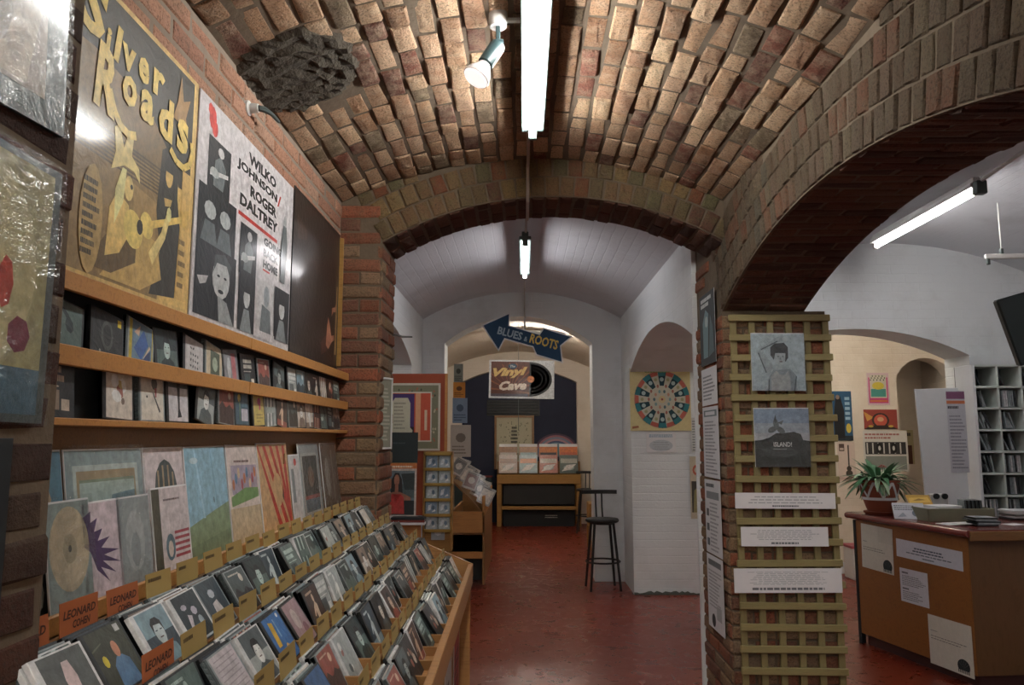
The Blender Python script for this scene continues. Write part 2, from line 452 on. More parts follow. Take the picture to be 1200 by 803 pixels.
# bricks ----------------------------------------------------------------------------
def brick_variant(seed, rough):
    r = random.Random(seed); j = lambda a: r.uniform(-a, a)
    v = []
    for z, ins, a in ((0, 0, 0), (.74, .0, rough), (.97, .075, rough * .8)):
        for sx, sy in ((-1, -1), (1, -1), (1, 1), (-1, 1)):
            # inset in x is smaller because bricks are longer that way
            v.append((sx * (.5 - ins * .45) + j(a * .5), sy * (.5 - ins * 1.4) + j(a), z + (j(.05) if z > .9 else 0)))
    for sx in (-.25, .25): v.append((sx + j(.05), j(.10), 1.02 + j(.05)))
    f = [(0, 1, 5, 4), (1, 2, 6, 5), (2, 3, 7, 6), (3, 0, 4, 7), (4, 5, 9, 8), (5, 6, 10, 9), (6, 7, 11, 10), (7, 4, 8, 11)]
    f += [(8, 9, 13, 12), (9, 10, 13), (10, 11, 12, 13), (11, 8, 12)]
    return v, f
BV = {}
def brick_mesh(mat, rough, k):
    key = (mat, rough, k)
    if key not in BV:
        v, f = brick_variant(k * 7 + 3, rough); BV[key] = G().add(v, f).mesh('brick', mat)
    return BV[key]
rb = random.Random(5)
def brick(parent, mw, l, h, d=.03, mat='pier_brick', rough=.04):
    me = brick_mesh(mat, rough, rb.randrange(7))
    s = Matrix.Diagonal((l * rb.choice((1, -1)), h, d, 1)) if False else Matrix.Diagonal((l, h, d * rb.uniform(.9, 1.15), 1))
    tw = Matrix.Rotation(rb.uniform(-1, 1) * rough * .7, 4, 'Z')
    return link('brick', me, parent, mw=mw @ tw @ s)
def brick_stuff(parent, items, mat, rough=.04, name='brick_field'):
    g = G()
    for mw, l, h, d in items:
        v, f = brick_variant(rb.randrange(7) * 7 + 3, rough)
        g.add(v, f, mat=mw @ Matrix.Diagonal((l, h, d, 1)))
    o = g.build(name, mat, parent); o['kind'] = 'stuff'; return o
def frame(o, x, y, z):
    x, y, z = Vector(x), Vector(y), Vector(z)
    m = Matrix.Identity(4)
    for i in range(3): m[i][0], m[i][1], m[i][2], m[i][3] = x[i], y[i], z[i], o[i]
    return m

def lay_flat(parent, o, xd, nd, L, z0, z1, mat, rough=.03, bl=.215, ch=.075, keep=None, depth=.03, proud=.008, phase=0, headers=False):
    """running bond on a vertical face: o = base corner, xd = direction along the wall, nd = outward normal"""
    xd, nd = Vector(xd), Vector(nd); n = 0
    c0 = int(round(z0 / ch)); c1 = int(z1 / ch + 1e-6)
    for c in range(c0, c1):
        step = bl + .01
        x = -((c + phase) % 2) * step / 2
        if headers and (c + phase) % 2: step = step / 2; x = 0
        while x < L - .02:
            a, b = max(x, 0) + .005, min(x + step, L) - .005
            if x <= 0: a = 0
            if x + step >= L: b = L
            x += step
            if b - a < .035: continue
            p = Vector(o) + xd * ((a + b) / 2) + Vector((0, 0, (c + .5) * ch))
            if keep and not keep((a + b) / 2, p.z): continue
            brick(parent, frame(p - nd * (depth - proud), xd, (0, 0, 1), nd), b - a, ch - .010, depth, mat, rough); n += 1
    return n
def lay_vault(parent, arc, y0, y1, mat, rough, rows, skip=None, proud=.012, depth=.04, bl=.215, as_stuff=False, axis='y', jit=.0):
    items = []; ph = 2 * arc.half / rows; n = 0
    for i in range(rows):
        p = -arc.half + ph * (i + .5); s_, c_ = math.sin(p), math.cos(p)
        step = bl + .012
        y = y0 - (.5 * step if i % 2 else 0) - (rb.uniform(0, .05) if jit else 0)
        while y < y1 - .02:
            if jit: step = rb.choice((.225, .225, .20, .175, .115)) + .005
            a, b = max(y, y0), min(y + step, y1); y += step
            if b - a < .05: continue
            m = (a + b) / 2; r = arc.R + depth - proud - .0
            if axis == 'y':
                pos = (arc.c + r * s_, m, arc.z0 + r * c_); fr = frame(pos, (0, 1, 0), (c_, 0, -s_), (-s_, 0, -c_))
            else:
                pos = (m, arc.c + r * s_, arc.z0 + r * c_); fr = frame(pos, (1, 0, 0), (0, -c_, s_), (0, -s_, -c_))
            if skip and skip(pos): continue
            h = arc.R * ph - .009
            if as_stuff: items.append((fr, b - a - .012, h, depth))
            else: brick(parent, fr, b - a - .012, h, depth, mat, rough)
            n += 1
    if as_stuff: brick_stuff(parent, items, mat, rough)
    return n
def lay_ring(parent, arc, axis, plane, nd, mat, rows, k0, radial=.105, keep=None, rough=.04, proud=.008, depth=.03):
    ph = 2 * arc.half / rows; n = 0
    for k in range(k0):
        r = arc.R + .005 + k * (radial + .008) + radial / 2
        for i in range(rows):
            p = -arc.half + ph * (i + .5 + (.5 if k % 2 else 0)); s_, c_ = math.sin(p), math.cos(p)
            if axis == 'x':
                pos = Vector((plane, arc.c + r * s_, arc.z0 + r * c_)); fr = frame(pos + Vector((-nd * (depth - proud), 0, 0)), (0, s_, c_), (0, -nd * c_, nd * s_), (nd, 0, 0))
            else:
                pos = Vector((arc.c + r * s_, plane, arc.z0 + r * c_)); fr = frame(pos + Vector((0, -nd * (depth - proud), 0)), (s_, 0, c_), (nd * c_, 0, -nd * s_), (0, nd, 0))
            if keep and not keep(pos): continue
            brick(parent, fr, radial, r * ph - .009, depth, mat, rough); n += 1
    return n

# ------------------------------------------------------------------ the shell
ZV = Arc(-1.0, 1.10, 2.79, 3.035)       # brick vault
struct(G().box(-3.3, 5.2, -5.5, 14.4, -.1, 0).build('floor', 'floor'))

ceiling = vault('ceiling_front', ZV, -5.4, 4.1, 'mortar_dark')
def hole(p): return -1.08 < p[0] < -.66 and 2.52 < p[1] < 2.98 and ((p[0] + .84) / .19) ** 2 + ((p[1] - 2.72) / .26) ** 2 < 1
lay_vault(ceiling, ZV, 1.98, 4.1, 'vault_brick', .055, 24, skip=hole, jit=1, proud=.0055)
lay_vault(ceiling, ZV, -1.9, 1.98, 'vault_brick', .05, 24, as_stuff=True)
# rough patch of exposed mortar where bricks have fallen out
g = G(); rr = random.Random(2); nx, ny = 18, 22; vv = []
for i in range(nx + 1):
    for j in range(ny + 1):
        x = -1.02 + .40 * i / nx; y = 2.45 + .54 * j / ny
        e = ((x + .84) / .21) ** 2 + ((y - 2.72) / .27) ** 2
        dz = (.012 if e < 1 else -.012) - .022 * noise.noise(Vector((x * 30, y * 30, 0))) * (1 if e < 1.1 else 0)
        vv.append((x, y, ZV.z(x) - max(-.004, dz + .004)))
g.add(vv, [(i * (ny + 1) + j, (i + 1) * (ny + 1) + j, (i + 1) * (ny + 1) + j + 1, i * (ny + 1) + j + 1) for i in range(nx) for j in range(ny)])
g.build('bare_patch', 'rubble', ceiling)

wl = wall_box('wall_left', -1.15, -1.0, -5.4, 4.1, 0, 2.85, 'mortar_light')
lay_flat(wl, (-1.0, 1.26, 0), (0, 1, 0), (1, 0, 0), 2.84, 2.4, 2.80, 'wall_brick', .02, proud=.004)
wall_box('wall_behind', -3.3, 5.2, -5.5, -5.4, 0, 3.2, 'cream_xz')

# near left pier, partly in frame
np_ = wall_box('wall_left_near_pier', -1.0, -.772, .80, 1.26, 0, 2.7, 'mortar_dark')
lay_flat(np_, (-.772, .80, 0), (0, 1, 0), (1, 0, 0), .46, 0, 2.62, 'shaded_brick', .05, proud=.004)

# right wall: long brick wall with a wide side arch towards the counter room
SA = Arc(1.43, 4.20, 2.195, 2.445)
wr = arch_wall('wall_right', 'x', 1.10, 1.55, .4, 4.8, SA, lambda u: 2.86, 'mortar_dark')
wall_box('wall_right_near', 1.10, 1.55, -5.4, .4, 0, 2.86, 'cream_yz')
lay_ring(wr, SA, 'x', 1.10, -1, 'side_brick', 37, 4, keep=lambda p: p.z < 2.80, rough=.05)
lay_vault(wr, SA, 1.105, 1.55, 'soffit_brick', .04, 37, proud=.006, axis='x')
# trellis pier below the arch (part of the same wall)
wp = wall_box('wall_right_pier', 1.097, 1.66, 4.197, 4.82, 0, 2.192, 'mortar_dark')
lay_flat(wp, (1.097, 4.197, 0), (1, 0, 0), (0, -1, 0), .563, 0, 2.19, 'pier_brick', .04, headers=True)
lay_flat(wp, (1.097, 4.82, 0), (0, -1, 0), (-1, 0, 0), .62, 0, 2.19, 'pier_brick', .04, phase=1)

lay_flat(wr, (1.10, 4.80, 0), (0, -1, 0), (-1, 0, 0), .58, 2.2, 2.60, 'pier_brick', .04, keep=lambda u, z: (4.80 - u - SA.c) ** 2 + (z - SA.z0) ** 2 > (SA.R + .40) ** 2)

# cross arch between the brick bay and the white bay
XA = Arc(-.77, 1.10, 2.565, 2.82)
wx = arch_wall('wall_cross_arch', 'y', 4.10, 4.50, -1.15, 1.10, XA, lambda u: ZV.z(min(max(u, -1), 1.1)) + .1, 'mortar_dark')
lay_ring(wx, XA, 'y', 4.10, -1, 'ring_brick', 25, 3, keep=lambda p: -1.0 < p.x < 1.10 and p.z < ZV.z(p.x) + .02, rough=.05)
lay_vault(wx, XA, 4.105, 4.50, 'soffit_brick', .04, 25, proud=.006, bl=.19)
lay_flat(wx, (-1.0, 4.10, 0), (1, 0, 0), (0, -1, 0), .23, .98, 2.78, 'pier_brick', .04, headers=True, keep=lambda u, z: z < 2.50 or ((-1 + u - XA.c) ** 2 + (z - XA.z0) ** 2) > (XA.R + .33) ** 2 or u < .12)
lay_flat(wx, (-.77, 4.10, 0), (0, 1, 0), (1, 0, 0), .40, .98, 2.55, 'pier_brick', .04, phase=1)

# white bay
WV = Arc(-1.10, 1.08, 2.80, 3.10)
vault('ceiling_white_bay', WV, 4.5, 8.35, 'white_vault')
struct(arch_wall('wall_white_right', 'x', 1.07, 1.76, 4.80, 8.35, Arc(4.83, 7.67, 2.15, 2.40), lambda u: 2.84, 'white_yz'))
arch_wall('wall_white_left', 'x', -1.55, -1.10, 4.5, 8.35, Arc(4.85, 7.55, 2.22, 2.46), lambda u: 2.84, 'white_yz')
BA = Arc(-.86, .757, 2.53, 2.83)
arch_wall('wall_white_back', 'y', 8.35, 8.70, -3.2, 1.76, BA, lambda u: 3.2, 'white_xz')
# side chamber to the left of the white bay
wall_box('wall_chamber_back', -3.2, -1.55, 4.4, 4.5, 0, 3.0, 'white_xz')
wall_box('wall_chamber_left', -3.3, -3.2, 4.4, 14.3, 0, 3.2, 'white_yz')
wall_box('ceiling_chamber', -3.2, -1.55, 4.5, 8.35, 2.75, 2.85, 'white_vault')
# far room with the navy wall
FV = Arc(-1.45, 1.30, 2.72, 3.05)
vault('ceiling_far_room', FV, 8.70, 14.0, 'cream_vault')
wall_box('wall_far_left', -1.6, -1.45, 8.7, 14.3, 0, 2.8, 'cream_yz')
wall_box('wall_far_right', 1.30, 1.45, 8.7, 14.3, 0, 2.8, 'cream_yz')
arch_wall('wall_far_arch', 'y', 13.85, 14.05, -1.5, 1.35, Arc(-1.11, .97, 2.50, 2.76), lambda u: 3.15, 'cream_xz')
wall_box('wall_far_navy', -1.6, 1.5, 14.05, 14.2, 0, 3.2, 'navy')
# counter room
RV = Arc(1.55, 4.35, 2.74, 3.10)
vault('ceiling_counter_room', RV, -5.4, 6.25, 'white_vault')
RA = Arc(1.80, 3.62, 2.17, 2.385)
arch_wall('wall_counter_room_back', 'y', 6.25, 6.62, 1.55, 5.2, RA, lambda u: 3.2, 'white_xz')
wall_box('wall_counter_room_right', 4.35, 4.5, -5.4, 6.25, 0, 2.9, 'white_yz')
# cream room behind it
CV = Arc(1.76, 5.0, 2.66, 3.02)
vault('ceiling_cream_room', CV, 6.62, 9.8, 'cream_vault')
arch_wall('wall_cream_back', 'y', 8.9, 9.15, 1.76, 5.0, Arc(4.30, 4.98, 2.20, 2.42), lambda u: 3.2, 'cream_xz', n=10)
wall_box('wall_cream_recess', 1.76, 5.2, 9.7, 9.8, 0, 3.2, 'cream_xz')
wall_box('wall_cream_right', 5.0, 5.15, 6.62, 9.8, 0, 3.2, 'cream_yz')
wall_box('wall_cream_left', 1.72, 1.78, 8.35, 9.8, 0, 3.2, 'cream_yz')
wall_box('baseboard_cream', 1.78, 4.28, 8.86, 8.9, 0, .12, 'white_paint')

# ------------------------------------------------------------------ lamps
def tube_light(name, label, x, y0, y1, z, e, col=(1, .985, .95, 1), hood=.055, dark='batten', mat=None, rz=0):
    t = empty(name, (x, y0, z), R(rz)); L_ = y1 - y0
    tag(t, label, 'light')
    G().box(-hood, hood, 0, L_, .022, .05, .004).box(-hood * .55, hood * .55, 0, L_, .05, .085, .004).build('batten', dark, t)
    for yy in (0, L_ - .03):
        G().box(-.02, .02, yy, yy + .03, -.022, .024, .004).build('end_cap', 'white_enamel' if dark != 'batten' else 'batten', t)
    m = mat or glow('tube_glow_' + name, col, e)
    G().tube([(0, .03, 0), (0, L_ - .03, 0)], .0165, 12).build('tube', m, t, smooth=True)
    return t
tube_light('fluorescent_light', 'long fluorescent tube light under the near brick vault', .048, 2.05, 3.52, 2.93, TUBE_E)
tube_light('fluorescent_light', 'short fluorescent tube light under the white vault beyond the brick arch', .018, 5.60, 6.85, 2.95, TUBE2_E, (1, .955, .97, 1), .045)
tube_light('fluorescent_light', 'crosswise fluorescent tube light seen above the arrow sign in the far room', -.30, 10.8, 11.75, 2.93, TUBE3_E * 1.9, (1, .92, .82, 1), .05, 'white_enamel', rz=-90)
t = tube_light('fluorescent_light', 'fluorescent tube light above the counter at the right', 2.67, 4.40, 5.72, 2.94, TUBE4_E, (1, .95, .93, 1), .04, 'white_enamel')
G().box(-.03, .03, -.05, .0, -.03, .05, .006).build('end_box', 'grey_metal', t)
tube_light('fluorescent_light', 'fluorescent tube light of the cream room hidden behind its arch', 3.0, 7.0, 8.3, 2.80, CREAM_E, (1, .92, .80, 1), .05, 'white_enamel')
tube_light('fluorescent_light', 'added fluorescent fill tube behind the viewpoint under the brick vault', .048, -1.6, -.3, 2.93, 50.0)  # unseen tube added as fill for faces turned to the viewpoint
tube_light('fluorescent_light', 'farthest added fluorescent fill tube behind the viewpoint', .048, -4.4, -3.1, 2.93, 120.0)  # second unseen tube, added to light upright faces from the front
tube_light('fluorescent_light', 'added unseen fluorescent tube in the side chamber left of the white bay', -2.4, 5.4, 6.6, 2.66, 9.0, (1, .9, .8, 1), .04, 'white_enamel')  # unseen tube added for extra fill beside the white bay
tube_light('fluorescent_light', 'added crosswise fluorescent tube hidden behind the passage arch', -.60, 8.95, 10.15, 2.97, TUBE3_E * .5, (1, .92, .82, 1), .04, 'white_enamel', rz=-90)  # tube added out of sight to brighten the navy wall
tube_light('fluorescent_light', 'added fluorescent fill tube in the counter room nearer the viewpoint', 2.67, .5, 1.8, 2.94, 22.0, (1, .95, .93, 1), .04, 'white_enamel')  # unseen tube added as fill from the right-hand room

g = G().tube([(.03, 3.52, 3.0), (.03, 4.05, 3.005), (.028, 4.082, 2.98), (.028, 4.085, 2.83)], .009)
g.tube([(.028, 4.085, 2.83), (.028, 4.11, 2.80), (.028, 4.48, 2.80), (.028, 4.52, 2.85), (.026, 4.56, 3.07), (.022, 5.6, 3.03)], .009)
tag(g.build('cable_conduit', 'conduit', smooth=True), 'thin grey conduit running from the near tube light down over the brick arch', 'conduit')
g = G().tube([(.018, 6.85, 3.03), (.018, 8.30, 3.075), (.018, 8.33, 3.05), (.018, 8.335, 2.60)], .008)
tag(g.build('cable_conduit', 'white_enamel', smooth=True), 'thin pale conduit running from the short tube light to the arrow sign', 'conduit')
g = G().tube([(2.67, 4.35, 2.99), (2.67, 3.9, 3.02), (2.66, 2.4, 3.03)], .012)
tag(g.build('cable_conduit', 'white_enamel', smooth=True), 'white conduit leading along the ceiling to the tube light above the counter', 'conduit')

# spot lamp beside the near tube
sp = tag(empty('spot_lamp', (-.088, 2.62, 3.0)), 'adjustable spot lamp with white reflector bulb beside the near tube light', 'light')
G().lathe([(.0, .03), (.034, .03), (.034, 0), (.030, -.022), (0, -.022)], 20).build('ceiling_rose', 'white_enamel', sp, smooth=True)
G().box(.03, .115, -.008, .008, -.004, .012, .003).build('side_arm', 'white_enamel', sp)
G().box(-.008, .008, -.012, .012, -.075, -.02, .003).build('swivel_stem', 'teal_dark', sp)
G().lathe([(0, .02), (.017, .02), (.02, .0), (.017, -.02), (0, -.02)], 14, mat=Matrix.Translation((0, 0, -.088)) @ Matrix.Rotation(PI / 2, 4, 'Y')).build('swivel_joint', 'teal_dark', sp, smooth=True)
rot = Matrix.Translation((-.004, 0, -.098)) @ Matrix.Rotation(R(29), 4, 'Y') @ Matrix.Rotation(R(-12), 4, 'X')
G().lathe([(0, .01), (.026, .01), (.029, 0), (.029, -.085), (.024, -.09), (0, -.09)], 18, mat=rot).build('lamp_holder', 'teal_dark', sp, smooth=True)
G().lathe([(.022, -.085), (.026, -.10), (.046, -.135), (.050, -.150), (.049, -.156)], 24, mat=rot).build('reflector_bulb', plain('bulb_glass', '#a39b98', .25), sp, smooth=True)
G().lathe([(0, -.150), (.048, -.155), (.042, -.162), (0, -.167)], 24, mat=rot).build('bulb_face', glow('spot_face', (1, .95, .92, 1), .22), sp, smooth=True)

# alarm sensor stub on the left wall
s = tag(empty('wall_fitting', (-1.0, 2.64, 2.685)), 'small rusty pipe fitting sticking out above the posters on the left wall', 'fitting')
mt = Matrix.Rotation(PI / 2, 4, 'Y')
G().lathe([(0, 0), (.028, 0), (.028, .012), (.018, .018), (.016, .045), (0, .045)], 16, mat=mt).build('flange', 'white_enamel', s, smooth=True)
G().tube([(.045, 0, 0), (.06, .01, .0), (.075, .05, 0), (.08, .12, .0)], [.012, .012, .008, .006]).build('pipe_stub', 'grey_metal', s, smooth=True)

# hanging rail in the counter room
t = tag(empty('hanging_rail', (3.05, 4.9, 2.66)), 'white rail hung on a rod from the ceiling beyond the right arch', 'rail')
G().box(-.06, .75, -.012, .012, -.012, .02, .003, mat=Matrix.Rotation(R(-4), 4, 'Z')).build('rail', 'white_enamel', t)
G().tube([(.045, 0, .015), (.045, 0, .36)], .005).build('rod', 'white_enamel', t)
G().lathe([(0, .02), (.012, .02), (.012, -.02), (0, -.02)], 10, cx=.045, cz=.035).build('clamp', 'grey_metal', t)
G().box(-.055, -.035, -.01, .01, -.05, -.012, .003).build('hook', 'grey_metal', t)

# television seen at the right edge
t = tag(empty('television', (2.62, 4.0, 2.05)), 'dark television hanging tilted at the right edge beyond the arch', 'television')
t.matrix_world = Matrix.Translation((2.47, 4.0, 2.215)) @ Matrix.Rotation(R(-16), 4, 'Y') @ Matrix.Rotation(R(-8), 4, 'Z')
G().box(0, .60, -.02, .03, -.36, 0, .008).build('casing', 'teal_dark', t)
G().box(.02, .58, .03, .034, -.34, -.02, .001).build('screen', 'black', t)
G().box(.52, .56, -.02, .0, -.0, .62, .004).build('ceiling_pole', 'black', t)

# ------------------------------------------------------------------ generic cover pictures
PAL = [('#1b2225', '#4c5a5c', '#8d9796'), ('#24282b', '#7a6a5c', '#a89a8c'), ('#8f9696', '#4a5356', '#c2c4c2'), ('#2b3a44', '#6f8791', '#a9b4b6'), ('#15181a', '#3a4547', '#b0aaa0'),
       ('#b4ada4', '#6c5f56', '#d0cbc4'), ('#3c2c2a', '#84463c', '#b9a18c'), ('#4d5f5c', '#223032', '#9eb0ac')]
DESC = ['a portrait', 'a landscape', 'pale lettering bars', 'blotchy shapes', 'slanting stripes', 'a standing figure']
TONE = ['charcoal', 'brown-grey', 'light grey', 'slate blue', 'black', 'cream', 'dark red', 'sea green']
def gen_art(i, w_=.118, h=.118):
    r = random.Random(i * 13 + 1); k = i % 6; pi = (i * 5 + i // 6) % len(PAL); a, b, c = PAL[pi]
    A = Art(w_, h, a)
    if k == 0:
        A.rect(0, .55, 1, 1, b if r.random() < .5 else a)
        A.P([(.1, 0), (.2, .28), (.4, .38), (.6, .38), (.82, .28), (.92, 0)], b); A.ell(.5, .56, .16, .22, c, 14)
        A.P([(.32, .55), (.32, .75), (.42, .84), (.58, .84), (.68, .75), (.68, .55), (.62, .7), (.4, .72)], '#14171a'); A.rect(.44, .47, .56, .49, '#4a3030')
        A.rect(.38, .6, .46, .62, a); A.rect(.54, .6, .62, .62, a)
    elif k == 1:
        A.rect(0, .45, 1, 1, b); A.P([(0, 0), (1, 0), (1, .4), (.7, .55), (.45, .42), (.2, .6), (0, .45)], a); A.ell(.7, .78, .1, .1, c, 12); A.lines(.1, .88, .9, .96, 1, c, i)
    elif k == 2:
        A.lines(.1, .6, .9, .92, 2, c, i, .7); A.rect(.12, .1, .6, .45, b); A.rect(.66, .1, .9, .3, c); A.lines(.1, .5, .8, .56, 1, c, i)
    elif k == 3:
        for q in range(9):
            x, y = r.uniform(.1, .9), r.uniform(.1, .9); A.ell(x, y, r.uniform(.06, .2), r.uniform(.04, .16), (a, b, c, c)[q % 4] if q % 2 else r.choice([b, c, '#8c5a50', '#9a8a5a']), 7, r.uniform(0, 3)) if .2 < x < .8 and .2 < y < .8 else None
    elif k == 4:
        for q in range(5): x = q * .2 - .0; A.P([(x * .8, 0), (x * .8 + .08, 0), (x * .8 + .2, 1), (x * .8 + .1, 1)], c if q % 2 else b)
        A.rect(.1, .4, .9, .6, a)
    else:
        A.rect(0, 0, 1, .2, b); A.P([(.42, .05), (.58, .05), (.62, .55), (.5, .66), (.36, .55)], c); A.ell(.49, .74, .07, .1, c, 10); A.P([(.34, .55), (.2, .35), (.25, .32), (.4, .48)], c); A.lines(.06, .86, .6, .95, 1, c, i, .6)
    return A.mesh('cover_print', 'print_gloss', colors=True), TONE[pi] + ' cover of ' + DESC[k]
GEN = [gen_art(i) for i in range(48)]
CASE = G().box(-.071, .071, 0, .125, -.0052, .0048, .001, col='#20262a').box(-.071, -.061, 0, .125, -.005, .0052, .0008, col='#0e1113').mesh('jewel_case', 'print_gloss', colors=True)
CASE_G = G().box(-.071, .071, 0, .125, -.0052, .0048, .001, col='#7d8688').box(-.071, -.061, 0, .125, -.005, .0052, .0008, col='#3a4446').mesh('jewel_case', 'print_gloss', colors=True)
CASE_W = G().box(-.071, .071, 0, .125, -.0052, .0048, .001, col='#b9babb').mesh('jewel_case', 'print_gloss', colors=True)
def cd_case(mw, label, group, k=0, art=None, case=None, cat='CD', name='compact_disc'):
    o = link(name, case or (CASE, CASE_G, CASE)[k % 3], mw=mw); tag(o, label, cat, group)
    me = art if art is not None else GEN[k % len(GEN)][0]
    link('cover_print', me, o, ml=Matrix.Translation((.004, .0035, .0046)))
    return o

ORD = ['first', 'second', 'third', 'fourth', 'fifth', 'sixth', 'seventh', 'eighth', 'ninth', 'tenth', 'eleventh', 'twelfth', 'thirteenth', 'fourteenth', 'fifteenth', 'sixteenth', 'seventeenth', 'eighteenth', 'nineteenth', 'twentieth']

# ------------------------------------------------------------------ posters on the left wall
def strip_letters(A, s, pts, size, col, bold=.07, rots=None):
    for i, (ch, (x, y)) in enumerate(zip(s, pts)):
        hh = size * (1.0 if ch.isupper() or ch in 'ld' else .72 if ch != 'i' else .9); ww = hh * (.75 if ch not in 'il' else .22)
        A.text(ch, x, y, x + ww, y + hh * 1.1, col, rots[i] if rots else 0, bold)

A = Art(.795, .717, '#b3955a'); K = '#2c2a23'; TN = '#bd9f5e'; BR = '#6d5838'; YL = '#c6aa58'
A.rect(.02, .02, .98, .98, TN)
A.rect(.02, .50, .965, .98, K)
A.P([(.02, .50), (.02, .74), (.30, .76), (.62, .72), (.80, .60), (.88, .50)], BR)
A.rect(.02, .02, .76, .50, '#7d6640')
for i in range(8): A.rect(.04, .415 + i * .014, .74, .422 + i * .014, '#50422c')
A.P([(.56, .40), (.72, .38), (.72, .10), (.60, .08)], '#8f7448')
A.P([(.74, .60), (.80, .64), (.865, .60), (.87, .45), (.90, .34), (.885, .05), (.70, .03), (.76, .20), (.72, .36)], K)
A.ell(.80, .52, .028, .05, TN, 12); A.P([(.765, .56), (.80, .62), (.84, .56), (.85, .40), (.835, .38), (.83, .53), (.775, .53), (.765, .42), (.75, .42)], '#1e1c18')
A.P([(.77, .42), (.83, .43), (.82, .40), (.78, .39)], '#a98d54')
A.P([(.90, .58), (.97, .58), (.97, .05), (.89, .05), (.905, .30)], '#b39458'); A.lines(.90, .10, .965, .32, 5, '#5a4a2e', 4)
A.P([(.40, .03), (.64, .03), (.78, .10), (.74, .23), (.64, .25), (.50, .14)], '#a98d54')
A.P([(.36, .10), (.46, .22), (.60, .22), (.60, .12), (.46, .05), (.36, .05)], '#5b492c')
A.P([(.42, .10), (.43, .27), (.47, .34), (.54, .31), (.56, .22), (.50, .13)], '#c4a764')
A.P([(.425, .40), (.445, .47), (.43, .55), (.46, .57), (.49, .50), (.515, .57), (.545, .55), (.54, .49), (.59, .46), (.60, .41), (.56, .44), (.50, .44)], '#cdb274')
A.ell(.535, .37, .028, .045, '#c8ad6c', 12); A.P([(.49, .43), (.515, .43), (.505, .31), (.46, .22), (.455, .34)], '#d6bd82'); A.ell(.55, .38, .009, .010, K, 6)
A.ell(.575, .235, .058, .070, '#cfae62', 18, .5); A.ell(.66, .275, .042, .050, '#cfae62', 16, .5); A.ell(.615, .255, .020, .028, K, 12)
A.P([(.67, .295), (.91, .39), (.915, .365), (.68, .268)], '#c9a85c'); A.P([(.90, .41), (.965, .43), (.96, .35), (.91, .35)], '#b5954e')
A.P([(.71, .14), (.79, .26), (.825, .37), (.80, .38), (.76, .28), (.68, .18)], '#cdb274'); A.ell(.81, .365, .018, .03, '#d6bd82', 8)
A.ell(.335, .20, .060, .18, '#9d8350', 16); A.lines(.29, .08, .38, .34, 9, K, 9, .6)
A.P([(.80, .76), (.83, .84), (.85, .955), (.875, .86), (.93, .89), (.90, .80), (.925, .72), (.87, .76)], '#8c6b3e')
for c_, x0, y0, x1, y1, ro in (('S', .20, .80, .335, .99, -.15), ('i', .348, .775, .372, .865, -.1), ('l', .395, .775, .425, .905, -.15), ('v', .44, .775, .525, .865, 0), ('e', .545, .785, .615, .88, 0), ('r', .645, .785, .725, .885, 0)):
    A.text(c_, x0, y0, x1, y1, YL, ro, .04)
A.text('R', .305, .575, .425, .80, YL, -.08, .04)
A.stroke([(.385, .66), (.42, .60), (.46, .565), (.51, .555), (.555, .57)], .03, YL)
for c_, x0, y0, x1, y1 in (('o', .455, .655, .545, .765), ('a', .57, .65, .66, .77), ('d', .695, .645, .80, .815), ('s', .835, .645, .925, .785)):
    A.text(c_, x0, y0, x1, y1, YL, 0, .04)
A.stroke([(.79, .625), (.84, .595), (.90, .59), (.945, .62), (.965, .68), (.955, .72)], .028, YL)
sheet('poster', 'tan and black music poster with cartoon guitar player, largest on the left wall', 'poster', .795, .717, face((-.992, 1.828, 1.858), 90), A, .004, 'oak', 'print_gloss', part='poster_print')

